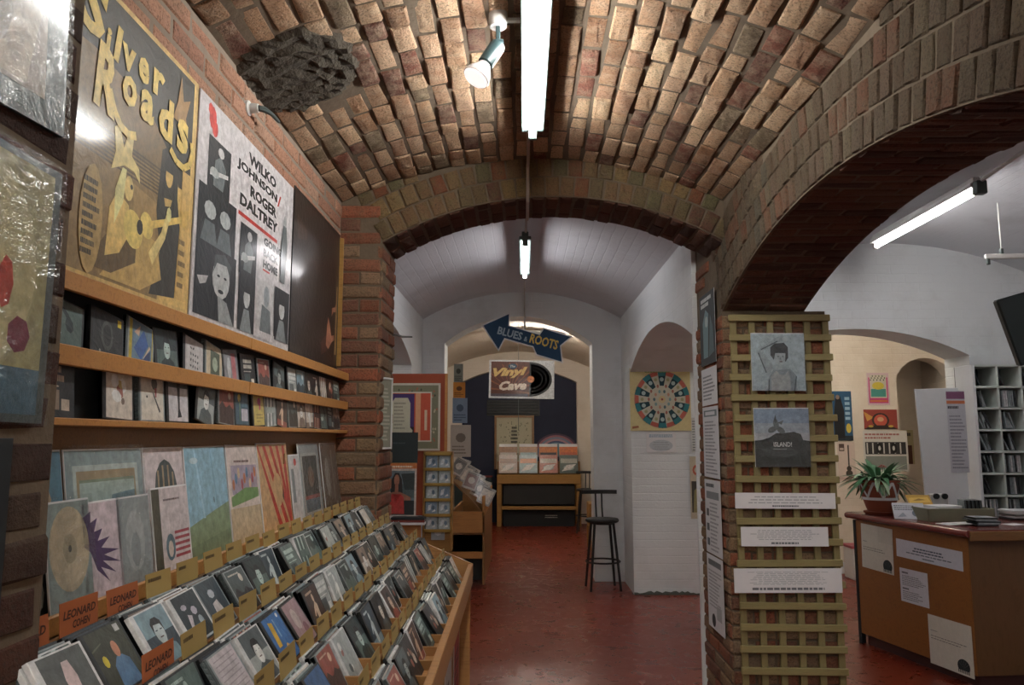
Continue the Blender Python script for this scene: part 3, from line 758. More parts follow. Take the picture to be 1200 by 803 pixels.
A = Art(.965, .71, '#aca8aa'); K = '#181d22'; W = '#a5a3a4'
A.ell(.105, .925, .030, .055, '#a8322c', 9); A.ell(.125, .885, .026, .04, '#b23a32', 8); A.ell(.085, .955, .02, .03, '#b23a32', 7)
for i, (s, x0, x1) in enumerate((('WILKO', .44, .76), ('JOHNSON', .33, .78), ('ROGER', .47, .78), ('DALTREY', .37, .80))):
    A.text(s, x0, .885 - i * .082, x1, .945 - i * .082, '#1c1d20', 0, .05)
A.P([(.785, .80), (.80, .80), (.83, .87), (.815, .87)], '#a8322c'); A.rect(.36, .585, .80, .605, '#a8322c')
for i, s in enumerate(('GOING', 'BACK', 'HOME')): A.text(s, .64, .525 - i * .062, .64 + .045 * len(s), .57 - i * .062, '#1c1d20', 0, .05)
A.rect(.64, .385, .72, .395, '#a8322c')
def photo(x0, y0, x1, y1, k=0):
    A.rect(x0, y0, x1, y1, K); w_, h = x1 - x0, y1 - y0
    q = lambda u, v: (x0 + u * w_, y0 + v * h)
    if k == 0:      # seated musician
        A.P([q(.25, .1), q(.7, .1), q(.8, .55), q(.55, .75), q(.3, .6)], '#5a6163'); A.ell(*q(.55, .82), w_ * .14, h * .1, W, 10); A.P([q(.1, .35), q(.9, .5), q(.9, .42), q(.1, .25)], W); A.ell(*q(.3, .35), w_ * .2, h * .1, '#8b8f90', 9)
    elif k == 1:    # close portrait
        A.ell(*q(.62, .6), w_ * .22, h * .28, '#9a9c9c', 14); A.P([q(.42, .65), q(.45, .9), q(.68, .97), q(.86, .85), q(.86, .65), q(.75, .82), q(.5, .8)], '#3a3f42'); A.P([q(.55, .35), q(.78, .3), q(.98, .0), q(.6, 0)], '#7d8182')
        A.ell(*q(.55, .63), w_ * .04, h * .02, K, 6); A.ell(*q(.72, .63), w_ * .04, h * .02, K, 6); A.ell(*q(.62, .42), w_ * .07, h * .03, K, 8); A.P([q(.05, .5), q(.3, .56), q(.25, .45), q(.12, .4)], W)
    elif k == 2:    # two heads
        for cx_ in (.3, .7): A.ell(*q(cx_, .62), w_ * .15, h * .16, '#8f9394', 10); A.P([q(cx_ - .22, 0), q(cx_ + .22, 0), q(cx_ + .12, .42), q(cx_ - .12, .42)], '#4d5558')
    else:           # long haired portrait
        A.ell(*q(.5, .62), w_ * .2, h * .2, '#a3a4a4', 10); A.P([q(.25, .5), q(.3, .85), q(.7, .85), q(.75, .5), q(.66, .7), q(.34, .7)], '#15191c'); A.P([q(.15, 0), q(.85, 0), q(.65, .4), q(.35, .4)], '#6f7577')
photo(.08, .60, .27, .84, 0); photo(.02, .34, .34, .60, 2); photo(.02, .02, .36, .35, 1); photo(.385, .30, .56, .555, 0); photo(.39, .02, .56, .30, 3)
A.P([(.58, .02), (.78, .02), (.78, .33), (.58, .33)], W); A.ell(.69, .25, .035, .06, '#80868a', 10); A.P([(.62, .02), (.76, .02), (.74, .18), (.64, .2)], '#5b6265')
photo(.79, .04, .985, .34, 3); A.P([(.85, .38), (.91, .38), (.93, .62), (.91, .72), (.87, .72), (.85, .6)], '#4b5254'); A.ell(.89, .75, .02, .035, '#8b8d8d', 8)
A.rect(.56, .015, .80, .055, '#aca8aa')
sheet('poster', 'white poster with black lettering, red bar and grid of black-and-white portraits', 'poster', .965, .71, face((-.992, 2.722, 1.862), 90), A, .004, 'paper', 'print_gloss', part='poster_print')

A = Art(.83, .73, '#211b19'); A.rect(.02, .02, .97, .97, '#2a2320')
A.P([(.70, .05), (.97, .05), (.97, .55), (.90, .5), (.86, .32), (.74, .22)], '#33271f')
A.P([(.62, .06), (.74, .10), (.86, .20), (.84, .24), (.70, .20), (.60, .14)], '#4a302a')
A.P([(.72, .14), (.78, .12), (.86, .18), (.92, .20), (.91, .235), (.84, .22), (.80, .30), (.76, .34), (.74, .28)], '#a5715a')
A.P([(.84, .42), (.92, .44), (.96, .50), (.97, .46), (.93, .405), (.88, .40), (.84, .36)], '#a5715a')
A.P([(.05, .85), (.25, .80), (.26, .74), (.08, .70)], '#3a2c26'); A.P([(.93, .1), (.97, .1), (.97, .6), (.95, .6)], '#8c7450')
sheet('poster', 'dark brown glossy poster of stretching hands, nearest the brick arch', 'poster', .83, .73, face((-.990, 3.63, 1.862), 90), A, .004, 'dark', 'print_gloss', part='poster_print')
link_ = G().box(-.012, .012, -.004, .004, .0, .70, .002).build('poster_edge_strip', 'pine', None, mw=Matrix.Translation((-.985, 4.07, 1.88)))
tag(link_, 'slim wooden strip between dark poster and brick pier', 'strip')

# ------------------------------------------------------------------ CD wall shelf
t = tag(empty('wall_shelf', (-1.0, 1.27, 1.5)), 'long oak wall shelf with two narrow ledges holding CDs on left wall', 'shelf')
def loc(g, name, mat, par): 
    o = g.build(name, mat, par, mw=Matrix.Identity(4)); return o
for k, (a, b) in enumerate(((1.27, 2.60), (2.603, 4.08))):
    loc(G().box(-.942, -.930, a, b, 1.802, 1.842, .002), 'lip', 'oak', t)
    loc(G().box(-.942, -.930, a, b, 1.648, 1.690, .002), 'lip', 'oak', t)
loc(G().box(-.998, -.942, 1.27, 4.08, 1.830, 1.842, .001), 'ledge', 'oak_dark', t)
loc(G().box(-.998, -.942, 1.27, 4.08, 1.655, 1.665, .001), 'ledge', 'oak_dark', t)
loc(G().box(-.998, -.928, 1.27, 4.08, 1.525, 1.541, .002), 'bottom_shelf', 'oak', t)
loc(G().box(-.9985, -.990, 1.27, 4.08, 1.13, 1.53, .001), 'back_panel', 'oak_dark', t)
loc(G().box(-.9985, -.990, 1.27, 4.08, 1.53, 1.85, .001), 'back_panel', 'dark', t)
loc(G().box(-.93, -.926, 3.0, 3.004, 1.40, 1.44), 'edge_chip', 'oak_dark', t)

def art_simple(w_, h, base, fn):
    A = Art(w_, h, base); fn(A); return A.mesh('cover_print', 'print_gloss', colors=True)
sp_a = {
 1: ('black CD with faint skull-like shape and yellow sticker', art_simple(.118, .118, '#1d2020', lambda A: (A.ell(.45, .55, .22, .3, '#3c403e', 14), A.ell(.45, .55, .15, .22, '#1d2020', 12), A.rect(.82, .82, .96, .97, '#b8a52c'), A.ell(.2, .2, .04, .03, '#8a8d88', 6), A.ell(.45, .16, .05, .03, '#8a8d88', 6), A.ell(.7, .14, .05, .03, '#8a8d88', 6)))),
 2: ('yellow-edged CD with blue abstract painting', art_simple(.118, .118, '#a8962c', lambda A: (A.rect(.12, .08, .96, 1, '#5a7080'), A.P([(.2, .4), (.6, .9), (.8, .6), (.5, .2)], '#2f4f86'), A.P([(.5, .2), (.9, .5), (.9, .3), (.6, .1)], '#22345c'), A.P([(.2, .75), (.45, .95), (.4, .7)], '#a88a70'), A.P([(.55, .2), (.85, .6), (.9, .55)], '#b9a48c')))),
 3: ('grey CD with a woman face portrait', GEN[6][0]),
 4: ('white CD with black ink scribble drawing', art_simple(.118, .118, '#a8a5a5', lambda A: [A.ell(.3 + .13 * (i % 4), .3 + .15 * (i // 4), .05, .03, '#3a3c3e', 6, i) for i in range(14)])),
 5: ('cream-framed CD with small green landscape picture', art_simple(.118, .118, '#a89c86', lambda A: (A.rect(.25, .15, .85, .85, '#4d5548'), A.ell(.55, .5, .18, .2, '#8f9a88', 9)))),
 6: ('grey CD with pink-red panel', art_simple(.118, .118, '#77787c', lambda A: (A.rect(.55, .1, .85, .9, '#9b5d62'), A.ell(.35, .5, .15, .3, '#a5a6a8', 10))))}
rnd = random.Random(11)
ya = [1.565, 1.735, 1.885, 2.04, 2.20, 2.345, 2.50, 2.66, 2.82, 2.985]
ra = [8, 7, 9, -3, 8, 9, -6, -4, -3, 9]
for i, y in enumerate(ya):
    lab, me = sp_a.get(i, ('', None))
    k = 3 + i * 5
    if me is None: lab = GEN[k % 48][1].replace('cover', 'CD cover')
    x = -.956
    cd_case(face((x, y, 1.666), 90, 6, -ra[i]), '%s, upper ledge, %s from near pier' % (lab, ORD[i]), 'CDs on the upper wall ledge', k, me)
yb = [1.55, 1.80, 1.965, 2.115, 2.29, 2.46, 2.60, 2.775, 2.90, 3.03]
rb_ = [2, 2, 0, 0, 12, 4, 0, -2, -4, 8]
sp_b = {2: ('white CD with black curling ink drawing and red mark', art_simple(.118, .118, '#b5b0a6', lambda A: (A.ell(.6, .8, .14, .14, '#4a4c4a', 9), A.P([(.5, .6), (.55, .6), (.85, .2), (.8, .16)], '#2a2c2c'), A.ell(.25, .5, .04, .03, '#2a2c2c', 6), A.P([(.6, .7), (.7, .7), (.68, .5), (.62, .5)], '#8c4a50')))),
 3: ('white CD with black necktie-like shape', art_simple(.118, .118, '#b4b2b6', lambda A: (A.rect(0, .78, 1, 1, '#4c5255'), A.P([(.42, .95), (.6, .95), (.56, .3), (.66, .1), (.44, .08), (.48, .3)], '#23272b')))),
 6: ('blue CD with yellow round flower and white label', art_simple(.118, .118, '#3a5260', lambda A: (A.ell(.3, .75, .12, .12, '#b39a3c', 10), A.rect(.3, .7, .36, .1, '#5f7a5c'), A.rect(.45, .1, .95, .45, '#a9a5ae'), A.rect(.5, .5, .95, .9, '#4f6a7a')))),
 7: ('yellow CD with magenta blossom', art_simple(.118, .118, '#b2a05a', lambda A: (A.ell(.5, .72, .16, .12, '#a82f5c', 9), A.ell(.55, .55, .07, .1, '#a82f5c', 8), A.lines(.2, .1, .8, .4, 3, '#8a7a48', 2), A.rect(0, .9, 1, 1, '#3f5a3e'))))}
for i, y in enumerate(yb):
    lab, me = sp_b.get(i, ('', None)); k = 8 + i * 7
    if me is None: lab = GEN[k % 48][1].replace('cover', 'CD cover')
    cd_case(face((-.955, y, 1.542), 90, 5, -rb_[i]), '%s, lower ledge, %s from near pier' % (lab, ORD[i]), 'CDs on the lower wall ledge', k, me)
for row, (z, nm) in enumerate(((1.666, 'upper'), (1.542, 'lower'))):
    for i in range(7):
        cd_case(face((-.956, 3.17 + i * .125 + row * .02, z), 90, 6, rnd.uniform(-4, 4)), '%s, %s ledge, %s from brick arch' % (GEN[(i * 11 + row * 5 + 2) % 48][1].replace('cover', 'CD'), nm, ORD[6 - i]), 'CDs at the far end of the %s ledge' % nm, i * 11 + row * 5 + 2)
        

# ------------------------------------------------------------------ LP row under the shelf
t = tag(empty('record_ledge', (-1.0, 1.27, 1.14)), 'oak ledge on the left wall carrying the row of LP sleeves', 'shelf')
loc(G().box(-.998, -.868, 1.27, 4.08, 1.138, 1.152, .002), 'board', 'oak', t)
loc(G().box(-.872, -.860, 1.27, 4.08, 1.138, 1.175, .002), 'lip', 'oak', t)
def lp(y, w_, h, label, base, fn, lean=8, x=-.925, z=1.154, film=False, roll=0, group='LP sleeves along the left wall'):
    A = Art(w_ - .004, h - .004, base); fn(A)
    return sheet('record_sleeve', label, 'record', w_, h, face((x, y, z), 90, lean, roll), A, .004, 'paper', 'print_gloss', group, film, 'cover_print')
lp(1.46, .30, .325, 'teal and tan record sleeve next to the near pier', '#8a7c66', lambda A: (A.rect(.55, 0, 1, 1, '#44687a'), A.ell(.75, .7, .12, .12, '#8c7a64', 8), A.P([(.6, .1), (.95, .1), (.9, .4), (.7, .5)], '#5d7f92'), A.ell(.35, .6, .2, .3, '#a8916c', 10)))
lp(1.785, .33, .325, 'blue-grey record sleeve with framed painting of green coast, in plastic', '#7b8c90', lambda A: (A.rect(.08, .05, .93, .9, '#a3aeab'), A.rect(.12, .08, .89, .86, '#8c7a5c'), A.rect(.15, .11, .87, .80, '#6a7a66'), A.rect(.15, .55, .87, .78, '#93a39f'), A.P([(.5, .55), (.87, .6), (.87, .7), (.55, .68)], '#54707a'), A.P([(.15, .11), (.87, .11), (.87, .3), (.5, .4), (.15, .3)], '#6b5a42')), film=True)
lp(2.085, .235, .325, 'pinkish white record sleeve with dark arched window shape', '#b3a9ab', lambda A: (A.P([(.2, .3), (.8, .3), (.8, .62), (.73, .8), (.62, .88), (.5, .91), (.38, .88), (.27, .8), (.2, .62)], '#3d4648'), A.rect(.38, .45, .66, .58, '#20272a'), A.rect(.3, .66, .34, .82, '#8c7d66'), A.rect(.42, .66, .46, .86, '#8c7d66'), A.rect(.55, .66, .59, .86, '#8c7d66'), A.rect(.66, .66, .7, .8, '#8c7d66')), x=-.93)
lp(2.345, .30, .325, 'pale blue record sleeve with sky over green meadow and tiny figure', '#7ea0b1', lambda A: (A.P([(0, 0), (1, 0), (1, .46), (.6, .40), (0, .30)], '#6e7f62'), A.P([(0, 0), (1, 0), (1, .2), (0, .12)], '#62735a'), A.P([(.2, 1), (.24, 1), (.38, .35), (.34, .35)], '#93b3c2'), A.P([(.6, 1), (.62, 1), (.72, .45), (.69, .45)], '#6f93a6'), A.ell(.62, .5, .012, .03, '#2c3436', 6), A.ell(.2, .88, .1, .03, '#a9bac0', 8)))
lp(2.645, .285, .325, 'white record sleeve with colourful crowd above a green band', '#b5a9a4', lambda A: (A.rect(.1, .5, .95, .8, '#8c8292'), [A.ell(.15 + .09 * i, .6 + .06 * (i % 3), .04, .06, ('#a3623c', '#4c6f8c', '#b8a080', '#8c3f48')[i % 4], 7) for i in range(9)], A.P([(.05, .38), (.95, .45), (.95, .55), (.5, .56), (.05, .48)], '#5f7f4c'), A.rect(0, 0, 1, .36, '#a8977c'), A.lines(.2, .83, .9, .88, 1, '#6c5450', 3)), roll=-1)
def stripes(A):
    for i, (x0, x1) in enumerate(((-.1, -.45), (.12, -.2), (.34, .05), (.56, .3), (.78, .62))):
        A.P([(max(0, x0 + .05), .98), (x0 + .14, .98), (min(.98, x0 + .72), .05), (min(.9, x0 + .60), .05)], '#9c2f26')
    A.ell(.56, .46, .16, .2, '#a78761', 16); A.P([(.70, .38), (.76, .48), (.74, .3)], '#2b2320')
lp(2.975, .35, .33, 'tan record sleeve with slanting dark red stripes', '#a78761', stripes, x=-.925)
lp(3.235, .13, .28, 'narrow white sleeve with red spot beside the striped sleeve', '#a9a7a8', lambda A: (A.ell(.6, .9, .15, .06, '#a83a3a', 8), A.rect(.1, .3, .4, .8, '#6f7577')))
lp(3.47, .32, .325, 'dark record sleeve with white border and red bar, in plastic', '#8b9294', lambda A: (A.rect(.08, .04, .92, .88, '#a4a6a4'), A.rect(.14, .08, .86, .84, '#2b3436'), A.rect(.14, .08, .86, .25, '#4c6472'), A.rect(.14, .25, .86, .30, '#8c3030'), A.ell(.5, .55, .15, .15, '#6c5444', 9)), film=True)
lp(3.82, .30, .325, 'blurred brown-grey record sleeve wrapped in plastic against brick arch', '#5b5048', lambda A: (A.ell(.3, .5, .15, .3, '#8b8680', 9), A.rect(.6, .1, .7, .9, '#77706a')), film=True)
# smaller items standing in front
lp(1.43, .12, .30, 'dark sleeve with pink sticker, partly behind the near pier', '#23272a', lambda A: (A.rect(.3, .62, .95, .98, '#b0657c'), A.lines(.4, .66, .9, .92, 4, '#5b2b3c', 5), A.ell(.6, .2, .2, .12, '#8a8d88', 8)), x=-.885, z=1.155)
lp(1.535, .15, .21, 'clear sleeve holding a pale picture disc, front row by near pier', '#7b8a8a', lambda A: (A.ell(.5, .56, .46, .40, '#a79a82', 24), A.ell(.5, .56, .16, .14, '#8f8670', 14), A.ell(.5, .56, .04, .035, '#3a3c38', 8)), x=-.875, z=1.17, film=True, group='small sleeves in front of the LPs')
lp(1.655, .15, .20, 'white sleeve with spiky purple splash', '#b3a6ad', lambda A: A.P([(.0, .86), (.22, .92), (.2, .8), (.38, .84), (.28, .7), (.5, .72), (.36, .6), (.68, .62), (.44, .52), (.92, .46), (.5, .44), (.95, .32), (.46, .38), (.8, .22), (.4, .32), (.62, .14), (.3, .3), (.16, .5), (.02, .56)], '#3d2a50'), x=-.875, z=1.17, group='small sleeves in front of the LPs')
lp(1.79, .15, .20, 'grey sleeve wrapped in creased clear plastic', '#858d90', lambda A: (A.ell(.5, .5, .3, .35, '#989ea0', 14), A.ell(.5, .4, .15, .2, '#7a8285', 10)), x=-.875, z=1.17, film=True, group='small sleeves in front of the LPs')
def flag(A):
    A.rect(0, 0, .2, 1, '#3e3d33')
    for i in range(5): A.rect(.55, .16 + i * .07, .98, .195 + i * .07, '#8c3a44')
    A.ell(.42, .3, .13, .16, '#4d6470', 12); A.ell(.42, .28, .07, .1, '#b0a49c', 9); A.lines(.3, .85, .95, .9, 1, '#6c6266', 3)
lp(1.985, .20, .215, 'white booklet with red stripes and small portrait', '#b0a7a9', flag, x=-.878, z=1.165, group='small sleeves in front of the LPs')

# ------------------------------------------------------------------ sleeves on the near pier
A = Art(.30, .41, '#41494a'); A.rect(.06, .03, .94, .97, '#8f8a66'); A.ell(.35, .55, .50, .40, '#a39c76', 24); A.ell(.62, .5, .06, .1, '#a03c30', 7); A.ell(.45, .4, .08, .08, '#8c5a3c', 7); A.ell(.75, .32, .09, .07, '#6c3040', 7); A.rect(.06, .03, .94, .2, '#3f5a6a'); A.ell(.5, .22, .1, .05, '#8c3f48', 8)
sheet('picture_disc', 'picture disc in clear sleeve hung on near left pier', 'record', .30, .41, face((-.762, 1.06, 1.525), 90, 0, -1), A, .006, 'grey_metal', 'print_gloss', film=True, part='picture_print')
A = Art(.34, .36, '#22353a'); A.rect(.0, .12, .84, 1, '#8c8178'); A.P([(.2, .14), (.7, .14), (.8, .5), (.6, .9), (.3, .7)], '#a39688'); A.ell(.4, .4, .2, .2, '#7a7068', 9)
sheet('wrapped_record', 'shiny plastic-wrapped record with dark teal border at the top left', 'record', .34, .36, face((-.760, 1.04, 1.985), 90, 0, 3), A, .008, 'teal_dark', 'print_gloss', film=True, part='picture_print')
sheet('dark_panel', 'plain dark panel low on near left pier', 'board', .34, .60, face((-.764, .98, .90), 90), None, .01, 'dark')  # plain dark sheet over the lower part of the pier

# ------------------------------------------------------------------ stepped CD browser
ROT = Matrix.Translation((-.29, 4.05, 0)) @ Matrix.Rotation(.010, 4, 'Z') @ Matrix.Translation((.29, -4.05, 0))
rack = tag(empty('cd_browser'), 'long stepped wooden CD browser filled with CDs along the left wall', 'display rack')
rack.matrix_world = ROT @ Matrix.Translation((-.6, 2.6, 0))
def rk(g, name, mat): return g.build(name, mat, rack, mw=ROT)
XB = [-.850, -.700, -.555, -.415]; XF = -.270
TOP = [1.205, 1.125, 1.04, .950]; FL = [z - .155 for z in TOP]
Y0, Y1 = 1.0, 4.03
rk(G().box(XF - .012, XF + .012, Y0, Y1, .765, .862, .003), 'front_rail', 'rack_wood')
rk(G().box(XB[0] - .06, XF, Y1, Y1 + .018, 0, .80, .002).prism([(0, 0)] * 0 or [(XB[0] - .06, .8), (XF + .012, .8), (XF + .012, .86), (XB[0] - .02, 1.12), (XB[0] - .06, 1.12)], -Y1 - .018, -Y1, mat=Matrix(((1, 0, 0, 0), (0, 0, -1, 0), (0, 1, 0, 0), (0, 0, 0, 1)))), 'end_panel', 'rack_wood')
rk(G().box(-.92, XF - .05, Y0, Y1 - .02, 0, .70, .004), 'base_cabinet', 'oak_dark')
rk(G().box(-.92, XF - .012, Y0, Y1, .745, .765, .002), 'base_board', 'rack_wood')
for i in range(4):
    x1 = XB[i + 1] if i < 3 else XF - .012
    rk(G().box(XB[i] - .006, XB[i] + .006, Y0, Y1, FL[i] - .06, TOP[i] - .055, .002), 'riser', 'rack_wood')
    rk(G().box(XB[i], x1, Y0, Y1, FL[i] - .012, FL[i], .001), 'tray_board', 'rack_wood')
PITCHY = .1555
dv = G().box(-.0045, .0045, 0, 1, 0, 1, .0).mesh('divider', 'rack_wood')
cards_y = G().box(-.060, .060, 0, .155, -.001, 0).mesh('divider_card', plain('yellow_card', '#a48a50', .6, .05))
cards_o = G().box(-.062, .062, 0, .155, -.001, 0).mesh('divider_card', plain('orange_card', '#a85c30', .6, .05))
Ap = [Art(.12, .155).lines(.08, .88, .6, .94, 1, '#4c3c22', q, .8).mesh('card_print', 'print', colors=True) for q in range(4)]
def orange(name1, name2):
    A = Art(.124, .155); A.text(name1, .08, .80, .93, .90, '#3a1c12', 0, .03, .2); A.text(name2, .32, .68, .78, .77, '#3a1c12', 0, .03, .2)
    return A.mesh('card_print', 'print', colors=True)
Ao = orange('LEONARD', 'COHEN')
TIER = ['top', 'second', 'third', 'front']
near_art = {}
near_art[(0, 14)] = ('dark CD with large pale lettering', art_simple(.118, .118, '#1c2a30', lambda A: (A.ell(.3, .75, .12, .06, '#a09aa6', 7), A.ell(.62, .62, .12, .09, '#a09aa6', 7), A.P([(.2, .3), (.3, .3), (.45, .55), (.3, .6)], '#b0a8b0'), A.ell(.7, .38, .1, .12, '#8c98a0', 9), A.rect(.5, .05, .9, .09, '#8c98a0'))))
near_art[(0, 13)] = ('dark blue CD with pale figures', art_simple(.118, .118, '#26363f', lambda A: (A.ell(.5, .7, .15, .1, '#9aa0a8', 7), A.P([(.3, .2), (.7, .3), (.6, .55), (.35, .5)], '#a8a0a0'))))
near_art[(1, 13)] = ('blue CD with yellow panel', art_simple(.118, .118, '#2f5f96', lambda A: (A.P([(.15, .35), (.35, .35), (.42, .85), (.22, .9)], '#c29b35'), A.ell(.6, .2, .1, .14, '#b99a6c', 9), A.ell(.85, .92, .06, .05, '#c8c8c8', 8), A.rect(.5, .5, .56, .9, '#6f8fae'))))
near_art[(1, 15)] = ('white CD with thin ruled lines', art_simple(.118, .118, '#aaa3a8', lambda A: [A.rect(.08, .08 + .09 * i, .92, .10 + .09 * i, '#8d858c') for i in range(10)]))
near_art[(1, 12)] = ('pink and grey CD with painted figure', art_simple(.118, .118, '#8c7478', lambda A: (A.ell(.4, .6, .2, .25, '#a89a98', 9), A.ell(.7, .3, .15, .15, '#6f4a56', 8))))
near_art[(2, 14)] = ('blue CD with silver sparkle', art_simple(.118, .118, '#31557f', lambda A: [A.ell(.2 + .15 * (i % 5), .3 + .18 * (i // 5), .04, .03, '#a9b4c2', 5, i) for i in range(12)]))
near_art[(0, 15)] = ('plain grey-backed CD', art_simple(.118, .118, '#96908a', lambda A: A.rect(0, .55, 1, .75, '#77736d')))
near_art[(0, 16)] = ('CD of man in blue shirt', art_simple(.118, .118, '#33372c', lambda A: (A.P([(.3, 0), (.85, 0), (.8, .4), (.66, .5), (.5, .5), (.36, .38)], '#4d6c8c'), A.ell(.58, .62, .09, .14, '#a9745c', 12), A.ell(.2, .5, .07, .1, '#b9a82c', 9), A.rect(.8, .86, .94, .98, '#a8a8a8'), A.P([(.0, .7), (.3, .78), (.3, .8), (0, .73)], '#55584a'))))
near_art[(0, 17)] = ('CD of pale standing figure on dark ground', art_simple(.118, .118, '#4d5150', lambda A: (A.rect(0, 0, 1, .3, '#15181a'), A.P([(.4, .1), (.6, .1), (.65, .6), (.6, .85), (.45, .85), (.38, .6)], '#b8a5a5'))))
rc = random.Random(77); cdi = 0
for i in range(4):
    ns = (18, 17, 17, 15)[i]
    for s in range(ns):
        yc = Y1 - .02 - PITCHY * (s + .5)
        gx = (XB[i + 1] if i < 3 else XF - .012) - XB[i]
        # low divider between slots
        dm = ROT @ Matrix.Translation((XB[i] + .006, yc - PITCHY / 2, FL[i])) @ Matrix.Rotation(-PI / 2, 4, 'Z') @ Matrix.Diagonal((1, gx - .014, .028, 1))
        link('divider', dv, rack, mw=dm)
        isor = (i == 0 and yc < 1.72) or (i == 1 and yc < 1.50)
        cl = rc.uniform(4, 9)
        cm = ROT @ face((XB[i] + .012 + .155 * math.sin(R(cl)), yc, FL[i] + rc.uniform(-.002, .006)), 90, cl, rc.uniform(-1.5, 1.5))
        c = link('divider_card', cards_o if isor else cards_y, mw=cm)
        tag(c, '%s name card in the %s tier of CD browser, %s slot from arch' % ('orange' if isor else 'yellow', TIER[i], ORD[s]), 'card', ('orange' if isor else 'yellow') + ' name cards in the CD browser')
        link('card_print', Ao if isor else Ap[s % 4], c)
        lean = rc.uniform(22, 34); n = rc.choice((3, 4, 4, 5)) if yc < 3.0 else rc.choice((3, 3, 4))
        if i == 3 and rc.random() < .25: n = 2
        if (i, s) in near_art: lean = 33
        hgt = .125 * math.sin(R(lean))
        for k in range(n):
            x = XB[i] + .016 + hgt + .0115 * k / math.cos(R(lean)) * .95 + .004
            if x > XB[i] + gx - .012: break
            art = None; lab = None; kk = rc.randrange(48)
            last = k == n - 1
            if last and (i, s) in near_art: lab, art = near_art[(i, s)]
            if lab is None: lab = GEN[kk][1].replace(' cover of', ' CD with')
            dep = 'frontmost' if last else '%s-from-front' % ORD[n - 1 - k]
            cd_case(ROT @ face((x, yc + rc.uniform(-.004, .004), FL[i] + .0005), 90, lean + rc.uniform(-.5, .5), rc.uniform(-1.5, 1.5)),
                    '%s, %s in %s slot from arch, %s tier' % (lab, dep, ORD[s], TIER[i]), 'CDs standing in the %s tier of the browser' % TIER[i], kk, art, CASE_W if rc.random() < .18 else None)
for q, (y, z, h, c) in enumerate(((3.75, .22, .40, '#7c2f2c'), (3.30, .20, .42, '#8d8a88'), (2.85, .25, .36, '#6c2a2a'))):
    sheet('leaflet', ('red', 'pale grey', 'dark red')[q] + ' leaflet fixed to aisle side of the CD browser base', 'leaflet', .30, h, ROT @ face((XF - .047, y, z), 90), Art(.29, h - .01, c).lines(.1, .2, .9, .8, 6, '#2c2020', q), .002, 'paper')

# ------------------------------------------------------------------ trellis on the right pier
t = tag(empty('trellis', (1.40, 4.19, 0)), 'wooden trellis screwed to brick pier under right arch', 'trellis')
up = G().box(-.017, .017, -.009, .009, 0, 2.15, .002).mesh('upright', 'trellis_v')
for i in range(6): link('upright', up, t, mw=Matrix.Translation((1.150 + .1 * i, 4.178, .02)))
sl = G().box(-.275, .275, -.009, .009, -.018, .018, .003).mesh('slat', 'trellis')
rt_ = random.Random(3)
for i in range(20): link('slat', sl, t, mw=Matrix.Translation((1.400 + rt_.uniform(-.008, .008), 4.159, 2.150 - i * .1085)) @ Matrix.Rotation(R(rt_.uniform(-.5, .5)), 4, 'Y'))
G().box(1.40, 1.52, 4.25, 4.40, 2.196, 2.215, .004, mat=Matrix.Identity(4)).build('ledge_block', 'grey_metal', wp)

# two record sleeves
A = Art(.286, .308, '#8c9aa0')
A.P([(0, 0), (1, 0), (1, .3), (0, .5)], '#86949b'); A.P([(0, .5), (.2, .45), (.25, .9), (.1, 1), (0, 1)], '#93a2a8')
D = '#3c474c'; S = '#7f8b90'
A.P([(.28, 0), (.31, .22), (.40, .36), (.72, .38), (.82, .28), (.84, 0)], '#6d797e')
A.P([(.36, 0), (.36, .25), (.46, .36), (.52, .28), (.62, .28), (.68, .36), (.72, .2), (.72, 0)], '#84898a')
A.P([(.28, .30), (.40, .38), (.38, .5), (.30, .56), (.22, .72), (.16, .72), (.13, .64), (.2, .5)], S); A.P([(.14, .64), (.17, .74), (.5, .95), (.66, .96), (.68, .88), (.55, .87), (.25, .72)], S)
A.ell(.64, .91, .05, .05, '#929da1', 9)
A.P([(.47, .38), (.62, .38), (.60, .52), (.50, .52)], S); A.ell(.54, .58, .105, .14, '#8c979b', 16)
A.P([(.36, .62), (.36, .76), (.44, .83), (.62, .84), (.69, .76), (.69, .58), (.63, .50), (.64, .66), (.45, .66), (.42, .54)], '#23292c')
A.P([(.12, .66), (.14, .67), (.28, .32), (.26, .31)], D); A.P([(.18, .73), (.19, .71), (.5, .86), (.5, .88)], D); A.P([(.78, .0), (.80, .0), (.84, .25), (.82, .27)], D); A.P([(.30, .0), (.32, .0), (.33, .2), (.31, .2)], D)
A.ell(.50, .60, .02, .01, D, 6); A.ell(.59, .60, .02, .01, D, 6); A.ell(.55, .51, .035, .012, '#55484a', 8); A.P([(.54, .6), (.56, .54), (.53, .54)], '#707b80')
sheet('record_sleeve', 'upper record sleeve on trellis, blue-grey photo of figure with arm over head', 'record', .286, .312, face((1.375, 4.142, 1.752), 0, 0, -.3), A, .006, 'paper', 'print_gloss', 'record sleeves on the trellis', True, 'cover_print')
A = Art(.292, .308, '#6f7f92')
A.rect(0, .55, 1, .75, '#848c96'); A.rect(0, .42, 1, .58, '#8e9096')
A.P([(0, 0), (1, 0), (1, .44), (.88, .46), (.84, .56), (.72, .60), (.55, .58), (.40, .58), (.26, .50), (.12, .46), (0, .45)], '#2d3231')
A.P([(.1, .3), (.5, .4), (.8, .25), (.6, .15), (.3, .2)], '#3b4140'); A.P([(0, .18), (.4, .15), (.9, .2), (1, .05), (0, .05)], '#242928')
A.ell(.33, .64, .09, .05, '#4a4f50', 10, .4); A.ell(.48, .63, .09, .05, '#4a4f50', 10, -.6); A.ell(.40, .73, .05, .10, '#505658', 10, .2); A.P([(.36, .78), (.39, .90), (.42, .76)], '#3c4244'); A.P([(.43, .76), (.54, .80), (.50, .72)], '#4a4f50')
